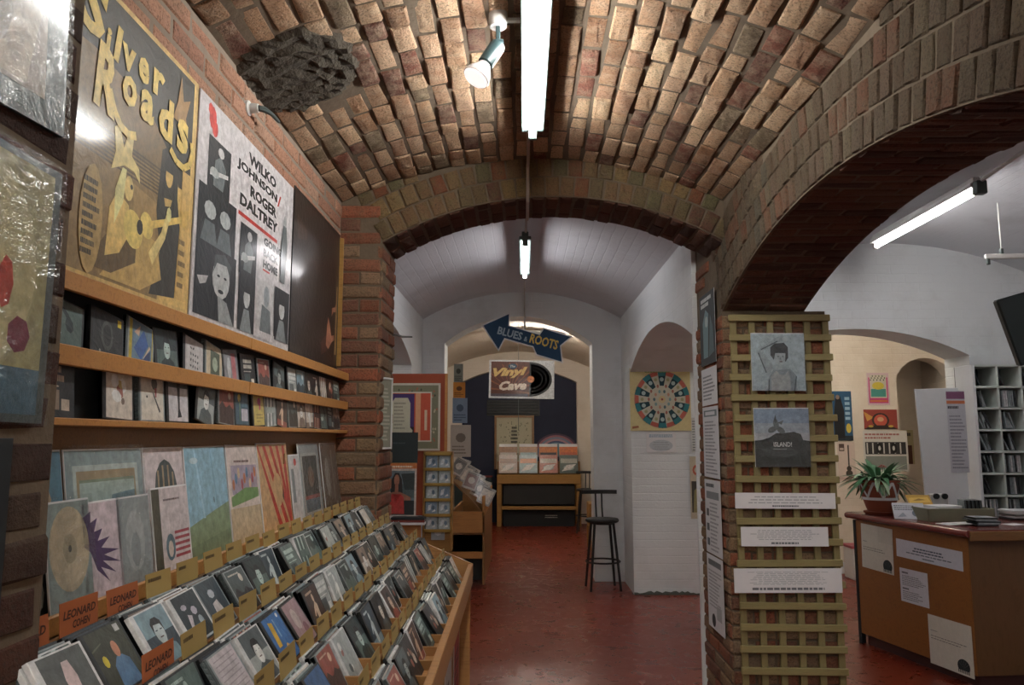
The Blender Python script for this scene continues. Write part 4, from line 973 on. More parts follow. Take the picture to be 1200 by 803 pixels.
A.text('ISLAND!', .34, .345, .67, .425, '#b9bcbc', 0, .015); A.lines(.33, .30, .68, .325, 1, '#9aa0a0', 4)
sheet('record_sleeve', 'lower record sleeve on trellis, dark hill with winged figure under blue sky', 'record', .292, .312, face((1.380, 4.142, 1.348), 0, 0, .2), A, .006, 'paper', 'print_gloss', 'record sleeves on the trellis', True, 'cover_print')

# lettered strips
for q, (cx_, w_, z, h, n, lb) in enumerate(((1.383, .527, 1.130, .082, 3, 'upper'), (1.372, .456, .936, .100, 6, 'middle'), (1.380, .560, .700, .124, 9, 'lowest'))):
    A = Art(w_, h); A.lines(.06, .34, .94, .90, n, '#8c9094', q + 3, .35, True); A.lines(.36 - .1 * q, .12, .64 + .1 * q, .26, 1, '#5c6064', q, .7, True)
    sheet('caption_strip', '%s white printed strip across the trellis' % lb, 'sign', w_, h, face((cx_, 4.145, z), 0, 0, (-.2, 0, .3)[q]), A, .004, 'paper', 'print')

# papers on the left face of the pier
def pier_paper(z0, z1, label, base, fn, w_=.36, y=4.465, roll=0):
    A = Art(w_, z1 - z0, base); fn(A)
    sheet('notice', label, 'notice', w_, z1 - z0, face((1.079, y, z0), -90, 0, roll), A, .002, 'paper', 'print')
pier_paper(1.925, 2.345, 'dark teal poster, topmost on the side of the trellis pier', '#22292c', lambda A: (A.lines(.1, .82, .9, .97, 2, '#a9adad', 5, .7), A.P([(.2, .1), (.5, .1), (.6, .7), (.4, .78), (.2, .6)], '#5b7378'), A.P([(.55, .1), (.9, .15), (.85, .5), (.7, .68)], '#47585c'), A.ell(.45, .6, .1, .08, '#8d9c9e', 8)))
pier_paper(1.69, 1.905, 'white typed sheet below dark teal poster on pier side', '#b5b6b9', lambda A: A.lines(.1, .15, .9, .85, 7, '#5c5f63', 3), roll=.6)
pier_paper(1.275, 1.68, 'long white list with dark header on pier side', '#aeb0b4', lambda A: (A.rect(.08, .86, .92, .95, '#5a666a'), A.rect(.18, .88, .8, .93, '#aeb0b4'), A.lines(.12, .05, .9, .82, 16, '#6a6d72', 7)))
pier_paper(.845, 1.262, 'white newspaper page with pictures, second lowest on pier side', '#aeb0b3', lambda A: (A.lines(.1, .9, .9, .96, 1, '#303438', 1, .8), A.rect(.1, .74, .9, .84, '#6c7276'), A.lines(.3, .05, .92, .72, 13, '#75787c', 9), [A.rect(.08, .1 + .2 * i, .25, .2 + .2 * i, '#4a4f52') for i in range(3)]), roll=.8)
pier_paper(.43, .835, 'white printed page with dark square emblem, lowest on pier side', '#b0b2b5', lambda A: (A.rect(.1, .86, .9, .94, '#5a5e62'), A.lines(.1, .3, .9, .82, 11, '#7a7d81', 2), A.rect(.55, .16, .85, .34, '#8a8d90'), A.ell(.35, .12, .12, .09, '#26292c', 12)), roll=1)
# framed notice at the edge of the left pier
A = Art(.10, .37, '#6d6c60'); A.lines(.1, .1, .9, .9, 14, '#8f8d80', 3)
o = sheet('framed_notice', 'narrow framed notice on the aisle corner of the left brick pier', 'notice', .10, .37, face((-.752, 4.20, 1.45), 62), A, .012, 'teal_dark', 'print')
G().box(-.056, -.048, -.005, .375, -.004, .006, .001).box(.048, .056, -.005, .375, -.004, .006, .001).box(-.056, .056, .370, .380, -.004, .006, .001).box(-.056, .056, -.010, 0, -.004, .006, .001).build('frame', 'white_enamel', o)

# ------------------------------------------------------------------ dartboard poster on the white pillar
A = Art(.60, .62, '#b0a577')
A.rect(0, 0, 1, 1, '#b4a97e'); A.ell(.53, .50, .46, .46, '#9a6c62', 40); A.ell(.53, .50, .435, .435, '#a8a596', 40)
for i in range(20):
    a = 2 * PI * i / 20 + .16
    def pt(r, t): return (.53 + r * math.cos(t), .50 + r * math.sin(t))
    if i % 2 == 0:
        A.P([pt(.22, a), pt(.44, a - .02), pt(.46, a + .15), pt(.44, a + .30), pt(.22, a + .30)], '#16363f'); A.P([pt(.38, a), pt(.46, a), pt(.46, a + .3), pt(.38, a + .3)], '#2b6a70'); A.ell(*pt(.32, a + .15), .035, .035, '#93a5a5', 8)
    else:
        A.P([pt(.39, a), pt(.445, a), pt(.45, a + .15), pt(.445, a + .31), pt(.39, a + .31)], '#a4564a'); A.ell(*pt(.33, a + .15), .028, .028, '#8b8a6a', 7); A.ell(*pt(.22, a + .15), .02, .03, '#8c5a50', 6)
for i in range(10): A.ell(.53 + .13 * math.cos(i * .63), .5 + .13 * math.sin(i * .63), .022, .03, ('#6c8a8c', '#a87c6a', '#4a5f66')[i % 3], 6)
A.ell(.53, .5, .06, .06, '#b3a37c', 12); A.ell(.53, .5, .02, .02, '#8c4a40', 8)
A.P([(.03, .03), (.14, .05), (.13, .08), (.03, .07)], '#8c5a40'); A.lines(.25, .93, .85, .98, 1, '#6f8a5c', 3)
sheet('wheel_poster', 'square cream poster of a wheel with teal segments on the white pillar', 'poster', .60, .62, face((1.362, 7.655, 1.571)), A, .004, 'paper', 'print')
A = Art(.29, .19); A.lines(.1, .78, .9, .95, 2, '#5b7f93', 2, .6, True); A.ell(.5, .35, .4, .3, '#9fa5aa', 14); A.lines(.15, .15, .85, .6, 4, '#7a8084', 8, .3, True)
sheet('notice', 'pale notice pinned below the wheel poster', 'notice', .29, .19, face((1.36, 7.658, 1.36)), A, .001, 'paper', 'print')
A = Art(.10, .34, '#a9aaa8'); A.lines(.1, .05, .9, .95, 12, '#5b6063', 2)
sheet('notice', 'grey typed strip right of wheel poster at the pillar edge', 'notice', .10, .34, face((1.71, 7.658, 1.36)), A, .001, 'paper', 'print')
A = Art(.13, .60, '#a89f8c'); A.ell(.55, .78, .35, .09, '#a0503c', 12); A.ell(.55, .78, .22, .05, '#a89f8c', 10); A.rect(.1, .1, .9, .6, '#3f3d34'); A.P([(.2, .1), (.6, .1), (.5, .5), (.3, .45)], '#7a7350')
sheet('flyer', 'cream flyer with red ring and dark picture low on the pillar edge', 'flyer', .13, .60, face((1.70, 7.658, .72)), A, .001, 'paper', 'print')

r_ = random.Random(6); top_ = [(1.775 - .705 * i / 26, .012 + .03 * r_.random() * (1 if 6 < i < 22 else .4)) for i in range(27)]
G().prism([(1.07, 0), (1.775, 0)] + top_, -7.6695, -7.655, mat=Matrix(((1, 0, 0, 0), (0, 0, 1, 0), (0, 1, 0, 0), (0, 0, 0, 1))) @ Matrix.Scale(-1, 4, (0, 0, 1))).build('chipped_base', plain('chipped_paint', '#59625c', .9, .4, 40), bpy.data.objects['wall_white_right'])

# ------------------------------------------------------------------ bar stools
def stool(loc, rz, label):
    t = tag(empty('bar_stool', loc, R(rz)), label, 'stool', 'black bar stools in the passage')
    G().lathe([(0, .655), (.155, .655), (.168, .665), (.170, .680), (.160, .692), (0, .698)], 28).build('seat', 'black', t, smooth=True)
    G().tube([(.105 * math.cos(a), .105 * math.sin(a), .645) for a in [2 * PI * i / 20 for i in range(20)]], .010, 6, closed=True).build('seat_ring', 'black', t, smooth=True)
    for sx in (-1, 1):
        for sy in (-1, 1):
            G().tube([(sx * .095, sy * .095, .655), (sx * .125, sy * .125, .30), (sx * .150, sy * .150, .0)], [.0135, .013, .012], 8).build('leg', 'black', t, smooth=True)
    G().tube([(.172 * math.cos(a), .172 * math.sin(a), .27) for a in [2 * PI * i / 24 for i in range(24)]], .009, 6, closed=True).build('foot_ring', 'black', t, smooth=True)
    for sx in (-1, 1): G().tube([(sx * .032, .135, .67), (sx * .032, .175, .80), (sx * .032, .185, .95)], .009, 6).build('back_post', 'black', t, smooth=True)
    ar = [(-.185 + .37 * i / 8, .185 - .03 * (abs(i - 4) / 4) ** 2) for i in range(9)]
    G().prism([(x, y - .011) for x, y in ar] + [(x, y + .011) for x, y in ar[::-1]], .925, .965).build('backrest', 'black', t)
    return t
stool((.80, 7.96, 0), 5, 'black bar stool beside the white pillar, nearer one')
stool((1.02, 12.55, 0), -10, 'black bar stool far back beside the cave table')
t = tag(empty('wooden_crate', (.93, 10.6, 0)), 'small pine crate stand behind the nearer bar stool', 'stand')
G().box(-.04, .22, 0, .4, .30, .62, .004).build('box', 'pine', t)
for x in (-.03, .20):
    for y in (.01, .38): G().box(x - .012, x + .012, y - .012, y + .012, 0, .30, .002).build('leg', 'pine', t)
G().box(-.03, .20, 0.005, .02, .10, .13, .002).build('rail', 'pine', t)

# ------------------------------------------------------------------ signs
pts = [(-.463, .121), (-.166, .257), (-.175, .120), (.135, .030), (.18, .093), (.48, .0), (.36, -.10), (.38, -.28), (.10, -.194), (.065, -.112), (-.222, -.028), (-.288, -.156)]
def inset(P, d):
    out = []; n = len(P); 
    for i in range(n):
        a, b, c = Vector(P[i - 1]), Vector(P[i]), Vector(P[(i + 1) % n])
        e1 = (b - a).normalized(); e2 = (c - b).normalized()
        n1 = Vector((e1.y, -e1.x)); n2 = Vector((e2.y, -e2.x)); m = (n1 + n2); 
        if m.length < .3: m = n1
        m.normalize(); k = d / max(.45, m.dot(n1)); out.append(tuple(b + m * k))
    return out
mwS = face((.035, 7.90, 2.545))
o = tag(G().prism(pts, -.012, 0).build('arrow_sign', 'white_paint', mw=mwS), 'navy blue double-arrow sign hanging in the passage', 'sign')
A = Art(1, 1); s_ = 1
ip = inset(pts, .012)
A.P([(x + .5, y) for x, y in ip], '#183a56')
A.text('BLUES', .5 - .305, .028, .5 - .045, .112, '#8fa3ae', -.27, .03)
A.text('&', .5 - .030, -.045, .5 + .008, .005, '#8fa3ae', -.27, .02)
A.text('ROOTS', .5 + .028, -.062, .5 + .325, .038, '#c2aa58', -.27, .03)
A.out('lettering', o, 'print')
tag(G().tube([(.02, 7.906, 2.585), (.02, 7.906, 3.08)], .003, 5).build('hanging_wire', 'conduit'), 'wire holding the navy blue arrow sign', 'wire')

o = tag(G().box(-.425, .425, 0, .50, -.012, 0, .002).build('vinyl_sign', 'white_paint', mw=face((-.022, 10.0, 2.01), 0, 0, -.9)), 'white-edged sign with record and script lettering hanging before the navy wall', 'sign')
A = Art(.85, .50, '#a9adb2'); A.rect(.03, .05, .62, .96, '#4a2720')
for i in range(14):
    a = -.6 + i * .28; 
    x1 = .33 + .40 * math.cos(a); y1 = .2 + .75 * math.sin(a)
    A.P([(.33, .2), (min(.62, max(.03, x1)), min(.96, max(.05, y1))), (min(.62, max(.03, x1 + .03)), min(.96, max(.05, y1 - .05)))], '#70402c')
A.P([(.62 + .345 * math.cos(t_), .505 + .455 * math.sin(t_)) for t_ in [-PI / 2 + PI * i / 24 for i in range(25)]], '#16191c')
for rr_ in (.30, .24, .18): A.P([(.64 + rr_ * math.cos(t_), .505 + rr_ * 1.35 * math.sin(t_)) for t_ in [-PI / 2 + PI * i / 16 for i in range(17)]] + [(.64 + (rr_ - .006) * math.cos(t_), .505 + (rr_ - .006) * 1.35 * math.sin(t_)) for t_ in [PI / 2 - PI * i / 16 for i in range(17)]], '#2c3033')
A.ell(.64, .505, .055, .09, '#a8663a', 16); A.ell(.64, .505, .008, .012, '#2a2a2a', 8)
A.ell(.36, .84, .07, .07, '#1f3a50', 14); A.text('The', .32, .81, .40, .87, '#a9adb0', 0, .02, .3)
A.text('Vinyl', .07, .50, .60, .78, '#b59a62', .06, .05, .35); A.text('Cave', .16, .20, .58, .44, '#b9aca0', .04, .05, .35)
A.rect(.03, .05, .6, .12, '#3b3440')
A.out('lettering', o, 'print_gloss')
tag(G().tube([(-.06, 10.006, 2.5), (-.06, 10.006, 3.05)], .003, 5).build('hanging_wire', 'steel'), 'wire holding the record sign', 'wire')
G().tube([(-.06, 10.016, 1.60), (-.06, 10.016, 2.06)], .004, 5).build('lower_rod', 'grey_metal', o, mw=Matrix.Identity(4))
t = tag(empty('wall_vent', (-.17, 14.04, 1.9)), 'black slatted vent panel on the navy wall below record sign', 'vent')
G().box(-.49, .47, -.02, 0, 0, .29, .004).build('frame', 'black', t)
for i in range(5): G().box(-.47, .45, -.032, -.02, .03 + i * .052, .055 + i * .052, .003).build('slat', 'dark', t)

# ------------------------------------------------------------------ cave table with records
t = tag(empty('record_table', (.27, 13.35, 0)), 'pine record table with two dark shelves in front of the navy wall', 'table')
G().box(-.72, .72, 0, .55, .72, .88, .006).build('top_box', 'pine', t)
for x in (-.68, .68):
    for y in (.03, .52): G().box(x - .04, x + .04, y - .03, y + .03, 0, .72, .004).build('leg', 'pine', t)
G().box(-.64, .64, .0, .03, .285, .345, .004).build('front_rail', 'pine', t)
G().box(-.64, .64, .03, .52, .29, .31, .002).build('shelf', 'oak_dark', t)
G().box(-.62, .62, .10, .50, .36, .70, .01).build('upper_boxes', 'black', t)
A = Art(1.2, .26, '#14171a'); A.lines(.55, .55, .8, .8, 2, '#8c8a84', 4, .4, True)
o = G().box(-.62, .62, .10, .50, .0, .27, .01).build('lower_box', 'black', t)
A.out('faint_print', o, 'print', ml=Matrix.Translation((0, .097, .0)) @ Matrix.Rotation(PI / 2, 4, 'X'))
A.ell(0, 0, .01, .01, '#000000')
cols = [('#a89c94', '#7a5a44', 'pale', 'brown'), ('#8fa0a4', '#a86a3c', 'blue-grey', 'orange'), ('#a0685c', '#b0a89c', 'salmon', 'white'), ('#4a5550', '#9a9a90', 'dark green', 'grey')]
G().box(-.72, .72, .16, .30, .88, 1.098, .004).build('rear_tier', 'oak_dark', t)
for i, (a, b, da, db) in enumerate(cols):
    x = -.41 + i * .35
    A = Art(.315, .315, a); A.rect(.05, .55, .95, .8, b); A.ell(.5, .3, .3, .15, '#8c9a98', 9); A.P([(.1, .1), (.6, .2), (.9, .5), (.4, .45)], '#c0bcb8')
    sheet('record_sleeve', '%s and %s record in front row on far pine table, %s from the left' % (da, db, ORD[i]), 'record', .315, .30, face((.27 + x - .12, 13.42, .90), 0, 12), A, .03, 'paper', 'print_gloss', 'records on the far table', part='cover_print')
    A = Art(.315, .25, ('#8a6a50', '#9a7a60', '#b0652c', '#b5602c')[i]); A.rect(.05, .1, .95, .6, ('#a39c94', '#8aa0a4', '#2c2420', '#a8502c')[i]); A.ell(.4, .3, .2, .15, '#7c8a80', 8)
    sheet('record_sleeve', 'record behind %s one on far table, %s from left' % (da, ORD[i]), 'record', .315, .30, face((.27 + x - .12, 13.56, 1.10), 0, 8), A, .03, 'paper', 'print_gloss', 'records on the far table', part='cover_print')
A = Art(.66, .92, '#8f8c7a'); A.rect(.04, .03, .96, .97, '#98947f')
r_ = random.Random(4)
for i in range(60): A.ell(r_.uniform(.1, .9), r_.uniform(.1, .92), .02, .012, '#5f5f52', 5, r_.uniform(0, 3))
A.lines(.4, .5, .6, .85, 5, '#2c2c28', 3, .6, True)
o = sheet('framed_print', 'framed speckled print standing behind the far table', 'picture', .66, .92, face((-.16, 13.96, .95), 0, 3), A, .02, 'oak_dark', 'print')
G().box(-.36, -.32, -.01, .95, -.02, .012, .003).box(.32, .36, -.01, .95, -.02, .012, .003).box(-.36, .36, .92, .96, -.02, .012, .003).build('frame', 'oak_dark', o)
A = Art(.86, .62); 
for k_, (rr_, c_) in enumerate(((.5, '#4a3a4a'), (.46, '#8a5c66'), (.42, '#6c7a8c'), (.38, '#a07c84'), (.34, '#3f4f6c'), (.30, '#6d8790'))): A.ell(.5, .30, rr_, rr_ * 1.35, c_, 24, 0, 0, PI)
o = tag(G().prism([(.43 * math.cos(a), .19 + .42 * math.sin(a)) for a in [PI * i / 20 for i in range(21)]] + [(-.43, 0), (.43, 0)], -.02, 0).build('round_poster', 'dark', mw=face((.60, 13.97, .98))), 'round-topped poster of pink and blue rings behind the far table', 'poster')
A.rect(0, 0, 1, .3, '#2c3846'); A.out('poster_print', o, 'print')
t = tag(empty('keyboard_stand', (-.95, 13.6, 0)), 'dark low cabinet with red edge left of the far table', 'cabinet')
G().box(-.25, .40, 0, .22, .0, .82, .01).build('body', 'teal_dark', t); G().box(-.26, .41, -.01, .22, .82, .84, .003).build('red_edge', 'red_fabric', t)
# leaflets along the left jamb of the passage
for i, (x, z, w_, h, c1, c2, lb) in enumerate(((-.80, 2.10, .10, .20, '#6f746c', '#3b4038', 'grey-green'), (-.79, 1.93, .13, .17, '#b0742c', '#5a3a1c', 'orange'), (-.78, 1.66, .16, .27, '#6d7f92', '#3f4f60', 'blue'), (-.77, 1.30, .22, .34, '#a09a90', '#6a6258', 'beige'))):
    A = Art(w_, h, c1); A.ell(.5, .6, .25, .15, c2, 9); A.lines(.1, .1, .9, .4, 3, c2, i)
    sheet('leaflet', lb + ' leaflet hanging at the left side of the passage', 'leaflet', w_, h, face((x + .10, 8.30, z), 10), A, .002, 'paper', 'print')

# ------------------------------------------------------------------ red board with framed poster, white bay left
t = tag(empty('display_board', (-.98, 7.12, 0)), 'tall red-orange board with a wooden side, left of passage', 'board')
o = G().box(-.30, .275, 0, .03, .8, 2.095, .004).build('panel', plain('red_board', '#9c4526', .5, .1, 8), t)
G().box(.255, .28, -.006, .03, .8, 2.095, .003).build('edge_trim', 'oak', t)
G().box(-.28, -.24, .0, .04, 0, .8, .003).box(.22, .26, .0, .04, 0, .8, .003).build('legs', 'oak_dark', t)
A = Art(.60, .62, '#b0aca0'); A.rect(.03, .03, .97, .97, '#6c6c58')
r_ = random.Random(8)
for i in range(50):
    u = r_.uniform(.05, .95); v = r_.choice((r_.uniform(.04, .14), r_.uniform(.86, .95))); 
    if i % 2: u, v = v, u
    A.ell(u, v, .015, .02, r_.choice(('#a39c84', '#3f4638', '#8c5a48')), 5)
A.rect(.13, .13, .87, .87, '#b4b0a4'); A.rect(.15, .15, .85, .85, '#a84a34'); A.rect(.62, .15, .70, .85, '#b88a6a'); A.rect(.76, .3, .80, .6, '#b8a48c'); A.rect(.17, .16, .6, .84, '#3a2a5c'); A.rect(.17, .16, .6, .35, '#1c1c24')
A.P([(.24, .2), (.56, .2), (.58, .3), (.54, .34), (.54, .7), (.50, .78), (.30, .78), (.25, .7), (.26, .34)], '#a8a694'); A.lines(.29, .32, .5, .74, 8, '#7c7c70', 5); A.rect(.28, .22, .56, .25, '#a8685c')
sheet('framed_poster', 'framed poster with purple panel and cream bill on the red board', 'picture', .60, .62, face((-1.065, 7.105, 1.385)), A, .012, 'white_paint', 'print')
A = Art(.30, .26, '#232c2e'); A.lines(.2, .65, .8, .75, 1, '#3c4648', 3)
sheet('black_sleeve', 'dark square sleeve leaning below the framed poster', 'record', .30, .27, face((-1.09, 6.90, 1.28), 0, 2), A, .01, 'dark', 'print')
A = Art(.33, .445, '#a8a098'); A.rect(0, .90, 1, 1, '#a8602c'); A.lines(.05, .92, .9, .98, 1, '#c8b8a0', 2, .6); A.rect(.03, .03, .95, .86, '#56666c'); A.rect(.03, .03, .95, .3, '#15181a'); A.P([(.03, .55), (.4, .7), (.95, .5), (.95, .35), (.03, .35)], '#3c4a4c'); A.P([(.6, .8), (.95, .82), (.95, .5), (.7, .5)], '#1f2b2c')
A.P([(.33, .3), (.36, .7), (.44, .82), (.54, .82), (.62, .7), (.66, .3)], '#1a1614'); A.ell(.49, .68, .07, .11, '#8a5c48', 12); A.P([(.44, .4), (.54, .4), (.53, .62), (.45, .62)], '#80523f')
A.P([(.12, .36), (.40, .46), (.58, .46), (.86, .36), (.86, .30), (.12, .30)], '#80523f'); A.P([(.28, .05), (.7, .05), (.68, .36), (.60, .42), (.5, .24), (.38, .42), (.30, .36)], '#a3302c')
sheet('record_sleeve', 'record sleeve of dark-haired woman in red beyond the brick pier', 'record', .33, .45, face((-1.075, 6.62, .84), 0, 3), A, .006, 'pine', 'print_gloss', part='cover_print')
t = tag(empty('record_bin', (-1.08, 6.62, 0)), 'wooden record bin under the sleeve of the woman in red', 'record bin')
G().box(-.22, .15, -.02, .34, .0, .78, .005).build('body', 'oak_dark', t); G().box(-.22, .22, -.035, -.02, .55, .80, .003).build('front_board', 'oak', t)
for q in range(3):
    o = tag(G().box(-.10, .18, -.16, -.05, 0, .02, .002).build('cd_box_set', ('paper', 'maroon', 'dark')[q], mw=Matrix.Translation((-1.0, 6.65, .783 - .0 + q * .021))), ('white', 'dark red', 'black')[q] + ' box lying in the small pile under the woman sleeve', 'box')
# CD rack on pedestal
t = tag(empty('cd_rack', (-.765, 7.0, 0)), 'narrow wooden rack with five rows of silver CDs right of the red board', 'CD rack')
G().box(-.13, .13, 0, .10, .50, 1.38, .004).build('back_box', 'pine', t)
for i in range(6): G().box(-.13, .13, -.05, 0, 1.345 - i * .135, 1.37 - i * .135, .002).build('row_lip', plain('ochre_lip', '#a0813c', .6) if i == 0 else bpy.data.materials['ochre_lip'], t)
for x in (-.13, .115): G().box(x, x + .015, -.05, 0, .55, 1.38, .002).build('side', 'pine', t)
for x in (-.11, .09): G().box(x, x + .03, .03, .07, 0, .5, .003).build('leg', 'pine', t)
for i in range(5):
    for j in range(2):
        A = Art(.118, .118, ('#6c7f92', '#8c98a0', '#95a0a4')[(i + j) % 3]); A.P([(.1, .2), (.4, .3), (.5, .8), (.2, .7)], '#b5bcc2'); A.ell(.65, .5, .15, .2, ('#3f5468', '#5b6f84')[j], 8); A.P([(.5, .1), (.9, .2), (.8, .35)], '#c8ccd0')
        o = link('compact_disc', CASE_G, mw=face((-.765 - .0565 + .113 * j, 6.975, 1.235 - i * .135), 0, 6) @ Matrix.Diagonal((.78, .86, 1, 1)))
        tag(o, 'silvery CD, %s of the %s row in the narrow rack' % (('left', 'right')[j], ('top', 'second', 'middle', 'fourth', 'bottom')[i]), 'CD', 'CDs in the narrow rack'); A.out('cover_print', o, 'print_gloss', ml=Matrix.Translation((.004, .0035, .0046)))
A = Art(.12, .25, '#8c9498'); A.ell(.5, .7, .3, .15, '#4a5458', 8); A.ell(.5, .3, .3, .15, '#b5babc', 8)
sheet('leaflet', 'small grey leaflet fixed to the pedestal of the narrow CD rack', 'leaflet', .12, .22, face((-.76, 6.985, .60)), A, .003, 'paper', 'print')
# pine browser beside the passage
t = tag(empty('record_browser', (-.60, 8.15, 0)), 'pine record browser standing in the passage on the left', 'record bin')
G().box(-.20, .195, 0, .03, .52, .74, .004).build('front_board', 'oak', t)
G().box(.175, .20, .0, 1.9, .0, .70, .004).build('side_panel', 'oak_dark', t); G().box(-.20, -.175, .0, 1.9, 0, .70, .004).build('side_panel', 'oak_dark', t)
G().box(.172, .203, .0, 1.9, .70, .90, .004).build('upper_side', 'oak', t)
G().box(-.17, .17, .03, 1.9, .50, .52, .002).build('tray', 'oak_dark', t); G().box(-.18, .18, .0, .03, .26, .33, .003).build('lower_rail', 'oak', t)
G().box(-.17, .17, .25, 1.85, .0, .25, .004).build('lower_boxes', 'black', t); G().box(-.18, .18, 1.88, 1.9, 0, .9, .003).build('end_board', 'oak_dark', t)
r_ = random.Random(31)
for i in range(9):
    A = Art(.15, .20, ('#a29a90', '#84807a', '#9a958c')[i % 3]); A.rect(.08, .1, .9, .85, ('#5c5852', '#b0a89c', '#6c5048')[i % 3]); A.ell(.5, .5, .25, .2, '#b5aca0', 8); A.lines(.1, .87, .9, .97, 1, '#302c28', i)
    q_ = i % 5; x = -.73 + .075 * q_ + (.03 if i > 4 else 0); z = 1.125 - .078 * q_ - (.02 if i > 4 else 0); y = 8.22 + (.18 if i > 4 else 0) + .03 * (q_ % 2)
    sheet('cd_sleeve', '%s sleeve tilted in the %s row of pine browser, %s from the upper end' % (('cream', 'grey', 'pale brown')[i % 3], 'near' if i < 5 else 'far', ORD[i % 5]), 'CD', .15, .20, face((x, y, z), 8, 25, -32 + 5 * (i % 3)), A, .012, 'paper', 'print_gloss', 'sleeves in the pine browser', part='cover_print')
G().prism([(-.80, 1.10), (-.40, .69), (-.40, .71), (-.80, 1.13)], -8.75, -8.17, mat=Matrix(((1, 0, 0, 0), (0, 0, -1, 0), (0, 1, 0, 0), (0, 0, 0, 1)))).build('sloping_tray', 'oak_dark', t, mw=Matrix.Identity(4))
# white guitar on the wall behind
t = tag(empty('wall_fitting', (-1.10, 6.05, 2.31)), 'small metal bracket on the white wall beside the brick pier', 'fitting')
G().tube([(0, 0, 0), (.08, 0, .01), (.14, 0, -.01), (.22, 0, -.01)], [.012, .009, .009, .006]).build('arm', 'steel', t, smooth=True)

# ------------------------------------------------------------------ counter
Pa, Pb, Pc, Pd, Pe, Pf = (2.50, 5.92), (2.74, 4.88), (4.0, 5.02), (3.82, 5.60), (3.15, 5.60), (2.95, 6.02)
t = tag(empty('shop_counter', (2.9, 5.4, 0)), 'wooden shop counter with maroon top and sheets taped on its front', 'counter')
def cprism(P, z0, z1, name, mat, d=0):
    pp = inset(P, d) if d else P
    return G().prism(pp, z0, z1).build(name, mat, t, mw=Matrix.Identity(4))
body = [Pa, Pb, Pc, Pd, Pe, Pf]
def sgn(P): return sum(P[i - 1][0] * P[i][1] - P[i][0] * P[i - 1][1] for i in range(len(P)))
if sgn(body) > 0: pass
cprism(body, .075, .895, 'body', 'counter_side'); 
cprism([(2.53, 5.90), (2.765, 4.91), (3.9, 5.05), (3.8, 5.56), (3.15, 5.56), (2.93, 5.98)], 0, .075, 'plinth', 'plinth')
fd = Vector((Pb[0] - Pa[0], Pb[1] - Pa[1], 0)).normalized(); fn_ = Vector((fd.y, -fd.x, 0))
FM = frame(Vector((Pa[0], Pa[1], 0)), fd, (0, 0, 1), fn_)
o = G().box(0, 1.067, .075, .89, 0, .008, .002).build('front_panel', 'counter', t, mw=FM)
G().box(-.03, .0, .0, .89, -.03, .012, .003).build('corner_post', 'dark', t, mw=FM)
top = [(2.455, 5.98), (2.70, 4.80), (4.05, 4.95), (3.9, 5.66), (3.18, 5.66), (2.98, 6.08)]
cprism(top, .905, .945, 'top', 'maroon')
sd = Vector((top[2][0] - top[1][0], top[2][1] - top[1][1], 0)).normalized(); sn = Vector((sd.y, -sd.x, 0))
G().box(0, 1.35, .880, .938, .0, .012, .004).build('side_edge_trim', 'oak_dark', t, mw=frame(Vector((top[1][0], top[1][1], 0)), sd, (0, 0, 1), sn))
fd2 = Vector((top[1][0] - top[0][0], top[1][1] - top[0][1], 0)).normalized()
G().tube([(top[0][0], top[0][1], .922), (top[1][0], top[1][1], .922)], .022, 10).build('front_nosing', 'maroon', t, smooth=True, mw=Matrix.Identity(4))
def note(s0, s1, z0, z1, label, fn, base='#b9b8ae', sk=0):
    A = Art(s1 - s0, z1 - z0, base); fn(A)
    sheet('notice', label, 'notice', s1 - s0, z1 - z0, frame(Vector((Pa[0], Pa[1], 0)) + fd * ((s0 + s1) / 2) + fn_ * .0105 + Vector((0, 0, z0)), fd, (0, 0, 1), fn_) @ Matrix.Rotation(R(sk), 4, 'Z'), A, .0015, 'paper', 'print')
def emblem(A, cx_, cy_, r):
    A.ell(cx_, cy_, r, r, '#23292b', 20); A.rect(cx_ - r * 1.02, cy_ - r * 1.1, cx_ + r * 1.02, cy_ - r * .55, '#b9b8ae')
    for i in range(7): A.rect(cx_ - r * .9 + i * r * .27, cy_ - r * .95, cx_ - r * .75 + i * r * .27, cy_ - r * .5, '#23292b')
    for i in range(5): A.P([(cx_, cy_ - r * .3), (cx_ + r * .85 * math.cos(.5 + i * .5), cy_ + r * .85 * math.sin(.5 + i * .5)), (cx_ + r * .85 * math.cos(.56 + i * .5), cy_ + r * .85 * math.sin(.56 + i * .5))], '#5c6464')
note(.055, .39, .555, .87, 'cream square sheet with dark round emblem at the counter left end', lambda A: (A.lines(.05, .42, .95, .52, 2, '#77786f', 3, .3), A.lines(.05, .6, .25, .63, 1, '#77786f', 1), emblem(A, .82, .16, .14), A.rect(.55, .65, 1, 1, '#b1b0a6')), sk=-1.5)
note(.43, 1.02, .685, .805, 'long white caption strip high on the counter front', lambda A: (A.lines(.2, .45, .8, .75, 2, '#3f4a5a', 3, .5, True), A.lines(.1, .3, .9, .42, 1, '#5a6270', 5, .5, True), A.lines(.38, .12, .62, .24, 1, '#3f4a5a', 7, .6, True)), '#b5b8c2', sk=-1)
note(.45, .71, .395, .617, 'small white typed sheet in the middle of counter front', lambda A: (A.lines(.08, .85, .4, .92, 1, '#33383f', 3, .7), A.lines(.08, .5, .94, .82, 6, '#6d727a', 3), A.lines(.08, .38, .35, .44, 1, '#33383f', 5, .7), A.lines(.08, .08, .94, .36, 5, '#6d727a', 8)), '#b5b8c0')
note(.69, 1.05, .052, .36, 'lowest cream sheet with dark round emblem near counter corner', lambda A: (A.lines(.05, .52, .95, .62, 2, '#6a6b64', 6, .3), A.lines(.05, .68, .3, .71, 1, '#6a6b64', 1), emblem(A, .78, .17, .14)))
A = None

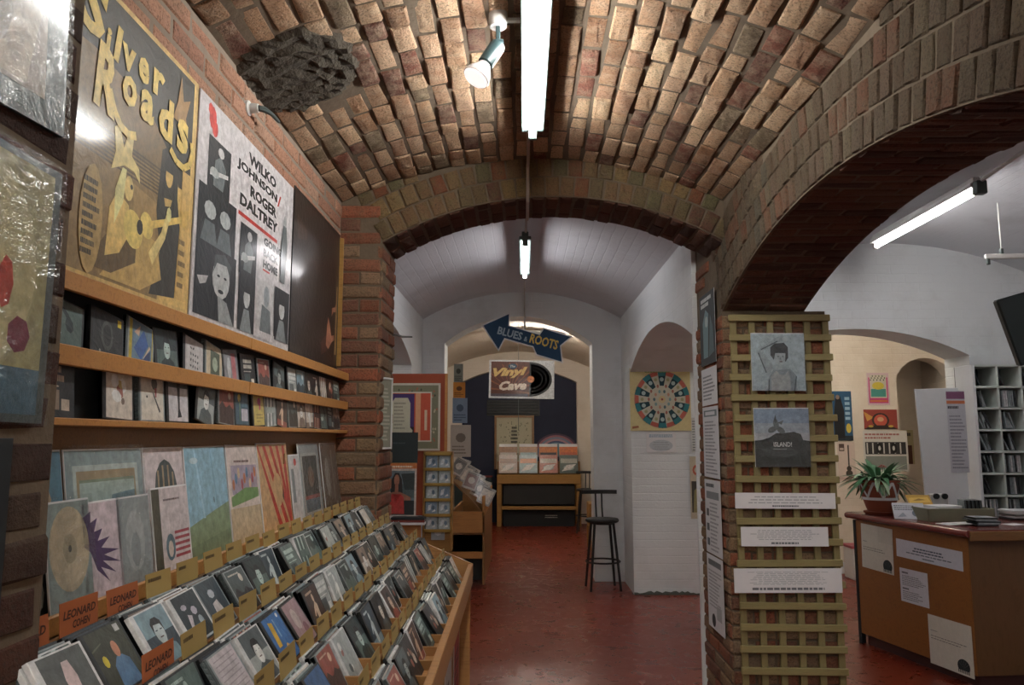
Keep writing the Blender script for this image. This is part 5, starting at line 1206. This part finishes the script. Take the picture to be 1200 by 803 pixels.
# plant in a painted pot
t = tag(empty('potted_plant', (2.63, 5.80, .945)), 'leafy plant in terracotta pot painted with white zigzag on the counter', 'plant')
G().lathe([(0, 0), (.10, 0), (.115, .012), (.118, .022), (0, .022)], 28).build('saucer', 'terracotta', t, smooth=True)
prof = [(0, .02), (.085, .02), (.098, .05), (.120, .12), (.128, .155), (.135, .20), (.142, .245), (.135, .25), (.125, .235), (0, .23)]
pot = G().lathe(prof, 32).build('pot', 'terracotta', t, smooth=True)
def prad(z):
    for (r0, z0), (r1, z1) in zip(prof[1:7], prof[2:7]):
        if z0 <= z <= z1: return r0 + (r1 - r0) * (z - z0) / (z1 - z0)
    return prof[6][0]
g = G(); nz = 7
def band(g, p0, p1, w_, n=6):
    v = []
    for i in range(n + 1):
        a = p0[0] + (p1[0] - p0[0]) * i / n; z = p0[1] + (p1[1] - p0[1]) * i / n
        for dz in (-w_ / 2, w_ / 2):
            r = prad(z + dz * .3) + .002; aa = a + dz * (0 if p0[1] == p1[1] else 7.0); zz = z + (dz if p0[1] == p1[1] else 0)
            v.append((r * math.cos(aa), r * math.sin(aa), zz))
    g.add(v, [(2 * i, 2 * i + 2, 2 * i + 3, 2 * i + 1) for i in range(n)])
band(g, (0, .115), (2 * PI, .115), .020, 40)
for i in range(nz):
    a0 = 2 * PI * i / nz; band(g, (a0, .125), (a0 + PI / nz, .235), .022); band(g, (a0 + PI / nz, .235), (a0 + 2 * PI / nz, .125), .022)
g.build('white_zigzag', 'white_paint', pot)
G().lathe([(0, .0), (.12, .0), (.11, .012), (0, .018)], 20, cz=.222).build('soil', 'soil', t)
def leaf_mat(name, c1, c2):
    m, nt, b, N, L = node_mat(name)
    oi = N.new('ShaderNodeObjectInfo'); n = noise_node(N, L, 25, 3, .6, 'obj')
    ad = N.new('ShaderNodeMath'); ad.operation = 'MULTIPLY_ADD'; ad.inputs[1].default_value = .6; L.new(oi.outputs['Random'], ad.inputs[0]); 
    mm = N.new('ShaderNodeMath'); mm.operation = 'MULTIPLY'; mm.inputs[1].default_value = .5; L.new(n.outputs[0], mm.inputs[0]); L.new(mm.outputs[0], ad.inputs[2])
    L.new(ramp(N, L, ad.outputs[0], [(.1, c1), (.9, c2)]), b.inputs['Base Color']); b.inputs['Roughness'].default_value = .45
    return m
M['leaf'] = leaf_mat('leaf', '#2a5a3e', '#5a9064'); M['leaf_pale'] = leaf_mat('leaf_pale', '#5c7f56', '#a2b596')
rl = random.Random(12)
def leaf(L_, wd, up, droop):
    g = G(); n = 7; v = []
    for i in range(n + 1):
        u = i / n; x = L_ * u * math.cos(up) ; z = L_ * u * math.sin(up) - droop * u * u; h = wd * math.sin(PI * min(1, u * .92 + .06)) ** .8
        v += [(x, -h, z + .25 * h), (x, 0, z), (x, h, z + .25 * h)]
    g.add(v, [(3 * i + k, 3 * i + 3 + k, 3 * i + 4 + k, 3 * i + 1 + k) for i in range(n) for k in (0, 1)])
    return g
for i in range(110):
    a = rl.uniform(0, 2 * PI); up = rl.uniform(.15, 1.15); L_ = rl.uniform(.17, .31)
    o = leaf(L_, rl.uniform(.014, .024), up, rl.uniform(.06, .22)).build('leaf', 'leaf' if rl.random() < .68 else 'leaf_pale', t, smooth=True)
    o.matrix_local = Matrix.Translation((.03 * math.cos(a), .03 * math.sin(a), .23)) @ Matrix.Rotation(a, 4, 'Z')
M['flower'] = plain('flower_red', '#a83a38', .5)
for i in range(3):
    x = -.01 + .015 * i
    o = G().tube([(x, -.05, .24), (x - .01, -.08, .34)], .002, 5).build('flower_stem', 'leaf', t)
    for k in range(5): G().lathe([(0, -.004), (.008, 0), (0, .004)], 8, cx=x - .01 + .010 * math.cos(k * 1.26), cy=-.08 + .010 * math.sin(k * 1.26), cz=.345 + .004 * (k % 2) + .01 * (i == 1)).build('petal', 'flower', o)

# tray and papers on the counter
def bx(name, label, cat, loc, dims, rz, mat, group=None, art=None):
    o = G().box(-dims[0] / 2, dims[0] / 2, -dims[1] / 2, dims[1] / 2, 0, dims[2], .0015).build(name, mat, mw=Matrix.Translation(loc) @ Matrix.Rotation(R(rz), 4, 'Z'))
    tag(o, label, cat, group)
    if art: art.out('cover_print', o, 'print_gloss', ml=Matrix.Translation((0, -dims[1] / 2, dims[2])))
    return o
t = tag(empty('counter_tray', (2.92, 5.42, .945), R(3)), 'olive-grey open box tray with leaflets on the counter', 'tray')
for (x0, x1, y0, y1) in ((-.22, .24, -.13, -.12), (-.22, .24, .12, .13), (-.22, -.21, -.13, .13), (.23, .24, -.13, .13)):
    G().box(x0, x1, y0, y1, 0, .085, .002).build('side', 'grey_tray', t)
G().box(-.22, .24, -.13, .13, 0, .006, .001).build('bottom', 'grey_tray', t)
A = Art(.20, .13, '#a8aab0'); A.lines(.05, .55, .95, .9, 3, '#4a4f58', 3); A.ell(.7, .35, .12, .2, '#5c6470', 12); A.P([(.1, .1), (.4, .15), (.3, .4)], '#7f8690')
sheet('flyer_stack', 'white printed flyers leaning on the tray left end', 'flyer', .20, .125, face((2.66, 5.42, .948), -14, 38), A, .012, 'paper', 'print')
A = Art(.16, .10, '#a8843c'); A.P([(.05, .2), (.95, .3), (.9, .8), (.1, .7)], '#c0a050'); A.P([(.2, .4), (.8, .5), (.5, .65)], '#8a6a30')
sheet('leaflet', 'yellow leaflet on a slanting grey card beside the tray', 'leaflet', .16, .10, face((2.78, 5.50, 1.035), -6, 50), A, .006, 'paper', 'print')
bx('grey_box', 'grey slanting box between plant pot and tray', 'box', (2.76, 5.56, .946), (.20, .14, .085), -6, 'steel')
for i in range(9):
    x = 3.02 + i * .0135
    cd_case(Matrix.Translation((x, 5.42, .955)) @ Matrix.Rotation(R(78), 4, 'Z') @ Matrix.Rotation(PI / 2 - R(3), 4, 'X'), 'CD standing on edge in the counter tray, %s from the left' % ORD[i], 'CDs standing in the counter tray', i * 3, case=(CASE_G, CASE)[i % 2])
for i in range(5):
    bx('leaflet', 'white leaflet in heap inside the counter tray, %s from bottom' % ORD[i], 'leaflet', (2.86 + .006 * i, 5.43, .953 + .018 * i), (.19, .15, .016), -4 + 5 * i, 'paper', 'leaflets in the counter tray')
for i in range(3):
    bx('flyer', ('white', 'pale grey', 'bluish')[i] + ' flyer lying before the counter tray', 'flyer', (2.78 + .035 * i, 5.12 - .01 * i, .9455 + .004 * i), (.16, .12, .0038), 10 + 4 * i, ('paper', 'white_paint', 'white_enamel')[i])
for i in range(5):
    A = Art(.13, .115, ('#8f979c', '#4a5a60', '#a3a6aa', '#2c3a40', '#a9abb0')[i]); A.rect(.1, .1, .5, .7, '#6c787c')
    o = link('compact_disc', CASE_G if i % 2 else CASE, mw=Matrix.Translation((2.93 + .008 * (i % 3), 4.99 + .006 * i, .9515 + .0105 * i)) @ Matrix.Rotation(R(4 - 5 * (i % 3)), 4, 'Z'))
    tag(o, 'CD lying in the pile at the counter corner, %s from the bottom' % ORD[i], 'CD', 'CDs lying in the counter corner pile'); A.out('cover_print', o, 'print_gloss', ml=Matrix.Translation((.004, .0035, .0046)))
for i in range(5):
    o = bx('booklet', 'floppy booklet in the pile by the cube shelf, %s from the bottom' % ORD[i], 'booklet', (3.42 + .01 * (i % 2), 5.45, .9458 + .013 * i), (.20, .15, .0125), 8 * (i % 3) - 4, ('dark', 'paper', 'steel', 'paper', 'white_paint')[i], 'booklets on the counter')
bx('flyer', 'loose pale card on counter right of the CD pile', 'flyer', (3.16, 5.10, .9455), (.12, .09, .004), 20, 'paper')
t = tag(empty('staple_gadget', (2.95, 5.62, .945)), 'small white desk gadget with two black wheels behind tray', 'gadget')
G().box(-.05, .07, -.03, .03, 0, .16, .006).build('body', 'white_enamel', t)
for x in (-.02, .04): G().lathe([(0, -.01), (.020, -.01), (.020, .01), (0, .01)], 14, mat=Matrix.Translation((x, -.035, .145)) @ Matrix.Rotation(PI / 2, 4, 'X')).build('wheel', 'black', t, smooth=True)

# ------------------------------------------------------------------ cube shelf and white board
t = tag(empty('cube_shelf', (3.42, 5.88, 0)), 'tall white cube shelf holding CDs behind the counter', 'shelf')
G().box(0, .02, 0, .24, 0, 2.055, .002).build('side_panel', 'white_paint', t)
CW, CH = .178, .163; NC = 3
for i in range(1, NC + 1): G().box(i * CW + .002, i * CW + .016, 0, .24, 0, 2.055, .001).build('upright', 'shelf_white', t)
for j in range(13): G().box(.02, NC * CW + .004, .0, .235, 2.041 - j * CH, 2.055 - j * CH, .001).build('shelf', 'shelf_white', t)
G().box(.0, NC * CW + .016, .236, .246, 0, 2.055, .001).build('back', 'teal_dark', t)
r_ = random.Random(20)
cubes = G()
for j in range(8):
    for i in range(NC):
        z = 2.055 - (j + 1) * CH + .0005; x0 = 3.42 + i * CW + .02
        n = (1, 0, 0)[j] if j < 1 else r_.choice((3, 5, 7, 9))
        hue = ('slate', 'dark', 'pale')[r_.randrange(3)]
        for k in range(n):
            tl = r_.uniform(5, 26) if n < 6 else 2
            x = x0 + .014 + k * (.014 if n < 6 else .0155) + (.03 if n < 6 else 0)
            if x > x0 + CW - .045: break
            cc = (('#20262a', '#7d8688', '#b9babb')[r_.randrange(3) if n > 5 else r_.randrange(2)])
            cubes.box(-.071, .071, 0, .125, -.0052, .0048, .001, col=cc, mat=Matrix.Translation((x, 5.97, z + .006)) @ Matrix.Rotation(R(-tl if n < 6 else -2), 4, 'Y') @ Matrix.Rotation(R(90), 4, 'Z') @ Matrix.Rotation(PI / 2, 4, 'X'))
tag(cubes.build('compact_discs', 'print_gloss', colors=True), 'rows of CDs on edge filling the white cube shelf', 'CDs', kind='stuff')
o = G().box(-.165, .165, -.02, 0, .0, .98, .003).build('white_board', 'white_paint', mw=Matrix.Translation((3.22, 5.98, .90)) @ Matrix.Rotation(R(-2), 4, 'Y'))
tag(o, 'plain white board standing left of the cube shelf', 'board')
G().box(-.15, .15, -.02, 0, -.90, .0, .003).build('lower_board', 'white_paint', o)
A = Art(.14, .62, '#a5a7ae'); A.rect(.0, .90, 1, .99, '#6c4460'); A.rect(0, .84, 1, .88, '#a86040'); A.lines(.05, .78, .95, .82, 1, '#2c2c34', 1, .8); A.lines(.1, .05, .95, .72, 16, '#74767e', 3)
sheet('notice', 'tall printed notice pinned on white board beside the cube shelf', 'notice', .14, .62, face((3.32, 5.955, 1.24)), A, .001, 'paper', 'print')

# ------------------------------------------------------------------ posters in the cream room
def wall_poster(x0, x1, z0, z1, label, base, fn, y=8.89):
    A = Art(x1 - x0, z1 - z0, base); fn(A)
    sheet('poster', label, 'poster', x1 - x0, z1 - z0, face(((x0 + x1) / 2, y, z0)), A, .003, 'paper', 'print', 'posters on the cream wall')
def pinkp(A):
    A.rect(.06, .06, .94, .86, '#a83a6c'); A.rect(.12, .22, .88, .94, '#a8a494'); A.rect(.16, .26, .84, .5, '#3c7c74'); A.ell(.5, .6, .28, .12, '#b0a03c', 12)
    for i in range(14): A.ell(.16 + .05 * i, .78 + .06 * (i % 3), .025, .03, '#1c1c20', 6)
    A.rect(.1, .1, .9, .16, '#b0603c')
wall_poster(3.96, 4.21, 1.875, 2.245, 'pink and black patterned poster, highest in the cream room', '#b09aa0', pinkp)
def redp(A):
    A.P([(0, .9), (.3, .6), (.1, .4)], '#a87c3c'); A.ell(.5, .45, .26, .38, '#2c2420', 16); A.ell(.5, .45, .2, .3, '#a34a3a', 14); A.ell(.5, .5, .1, .12, '#b08c6c', 10); A.P([(0, 0), (1, 0), (.8, .2), (.2, .2)], '#2c2420'); A.ell(.2, .15, .08, .06, '#a8903c', 8); A.ell(.8, .15, .08, .06, '#a8903c', 8)
wall_poster(3.90, 4.28, 1.60, 1.825, 'dark red poster with round emblem below the pink one', '#7c342c', redp)
def bwp(A):
    A.lines(.04, .80, .96, .97, 2, '#8c5c58', 5, .5); A.rect(.04, .42, .96, .72, '#2b2b2b')
    for i in range(7): A.rect(.07 + i * .125, .44, .10 + i * .125, .70, '#a8a8a4')
    A.ell(.36, .57, .08, .13, '#141414', 12); A.ell(.68, .57, .08, .13, '#141414', 12); A.ell(.36, .57, .03, .06, '#a8a8a4', 8); A.ell(.68, .57, .03, .06, '#a8a8a4', 8)
    A.rect(.04, .05, .96, .38, '#6f7570')
wall_poster(3.88, 4.38, 1.12, 1.585, 'white poster with bold black band behind the plant', '#b0aea8', bwp)
def bluep(A):
    A.rect(0, .1, 1, 1, '#244a66'); A.P([(.1, .05), (.6, .05), (.62, .6), (.45, .9), (.2, .85), (.1, .5)], '#15181c'); A.ell(.32, .88, .1, .05, '#6c5a50', 8); A.ell(.8, .25, .13, .1, '#a8963c', 9)
    for i in range(5): A.rect(.66, .42 + i * .1, .9, .48 + i * .1, '#7f9aac')
wall_poster(3.54, 3.77, 1.47, 2.035, 'dark blue poster with figure in a long coat, left in cream room', '#1c2830', bluep)
def guitarp(A):
    A.ell(.62, .15, .2, .09, '#3a332c', 12); A.ell(.62, .28, .14, .07, '#3a332c', 10); A.rect(.58, .3, .66, .92, '#3a332c'); A.rect(.1, .75, .4, .95, '#4a3a34'); A.rect(.15, .78, .36, .84, '#a8988c')
wall_poster(3.58, 3.78, 1.04, 1.455, 'cream poster with a dark guitar below the blue poster', '#b3a49a', guitarp)
wall_poster(4.36, 4.62, 1.62, 1.93, 'framed dark landscape picture in the cream recess', '#a08c60', lambda A: (A.rect(.08, .08, .88, .92, '#3a4648'), A.ell(.45, .45, .3, .2, '#8a9698', 10)), 9.69)
wall_poster(4.38, 4.85, 1.18, 1.60, 'tan poster with dark figures in the cream recess', '#a39a78', lambda A: (A.lines(.3, .82, .95, .94, 1, '#3a3428', 2, .8), A.rect(.05, 0, .95, .55, '#4a2c20'), [A.ell(.15 + .2 * i, .4, .06, .1, '#a06a48', 8) for i in range(4)]), 9.69)
wall_poster(4.43, 4.62, .98, 1.16, 'small green-edged poster below the tan poster', '#4f8070', lambda A: A.rect(.1, .1, .9, .9, '#7a9a88'), 9.68)
t = tag(empty('white_box', (3.66, 8.55, 0)), 'white storage box with pink lid on the cream room floor', 'box')
G().box(-.16, .13, -.12, .12, 0, .33, .01).build('body', 'white_enamel', t); G().box(-.17, .14, -.13, .13, .33, .36, .006).build('lid', plain('pink_lid', '#a8505c', .5), t)
t = tag(empty('small_lamp', (3.95, 8.80, 1.02)), 'small dark ornament beside the guitar poster', 'ornament')
G().lathe([(0, 0), (.045, 0), (.04, .03), (.015, .06), (.012, .14), (0, .15)], 14).build('body', 'dark', t, smooth=True)
t.matrix_world = Matrix.Translation((3.82, 8.84, .98)); G().box(-.06, .06, -.03, .05, -.012, 0, .002).build('bracket', 'dark', t)
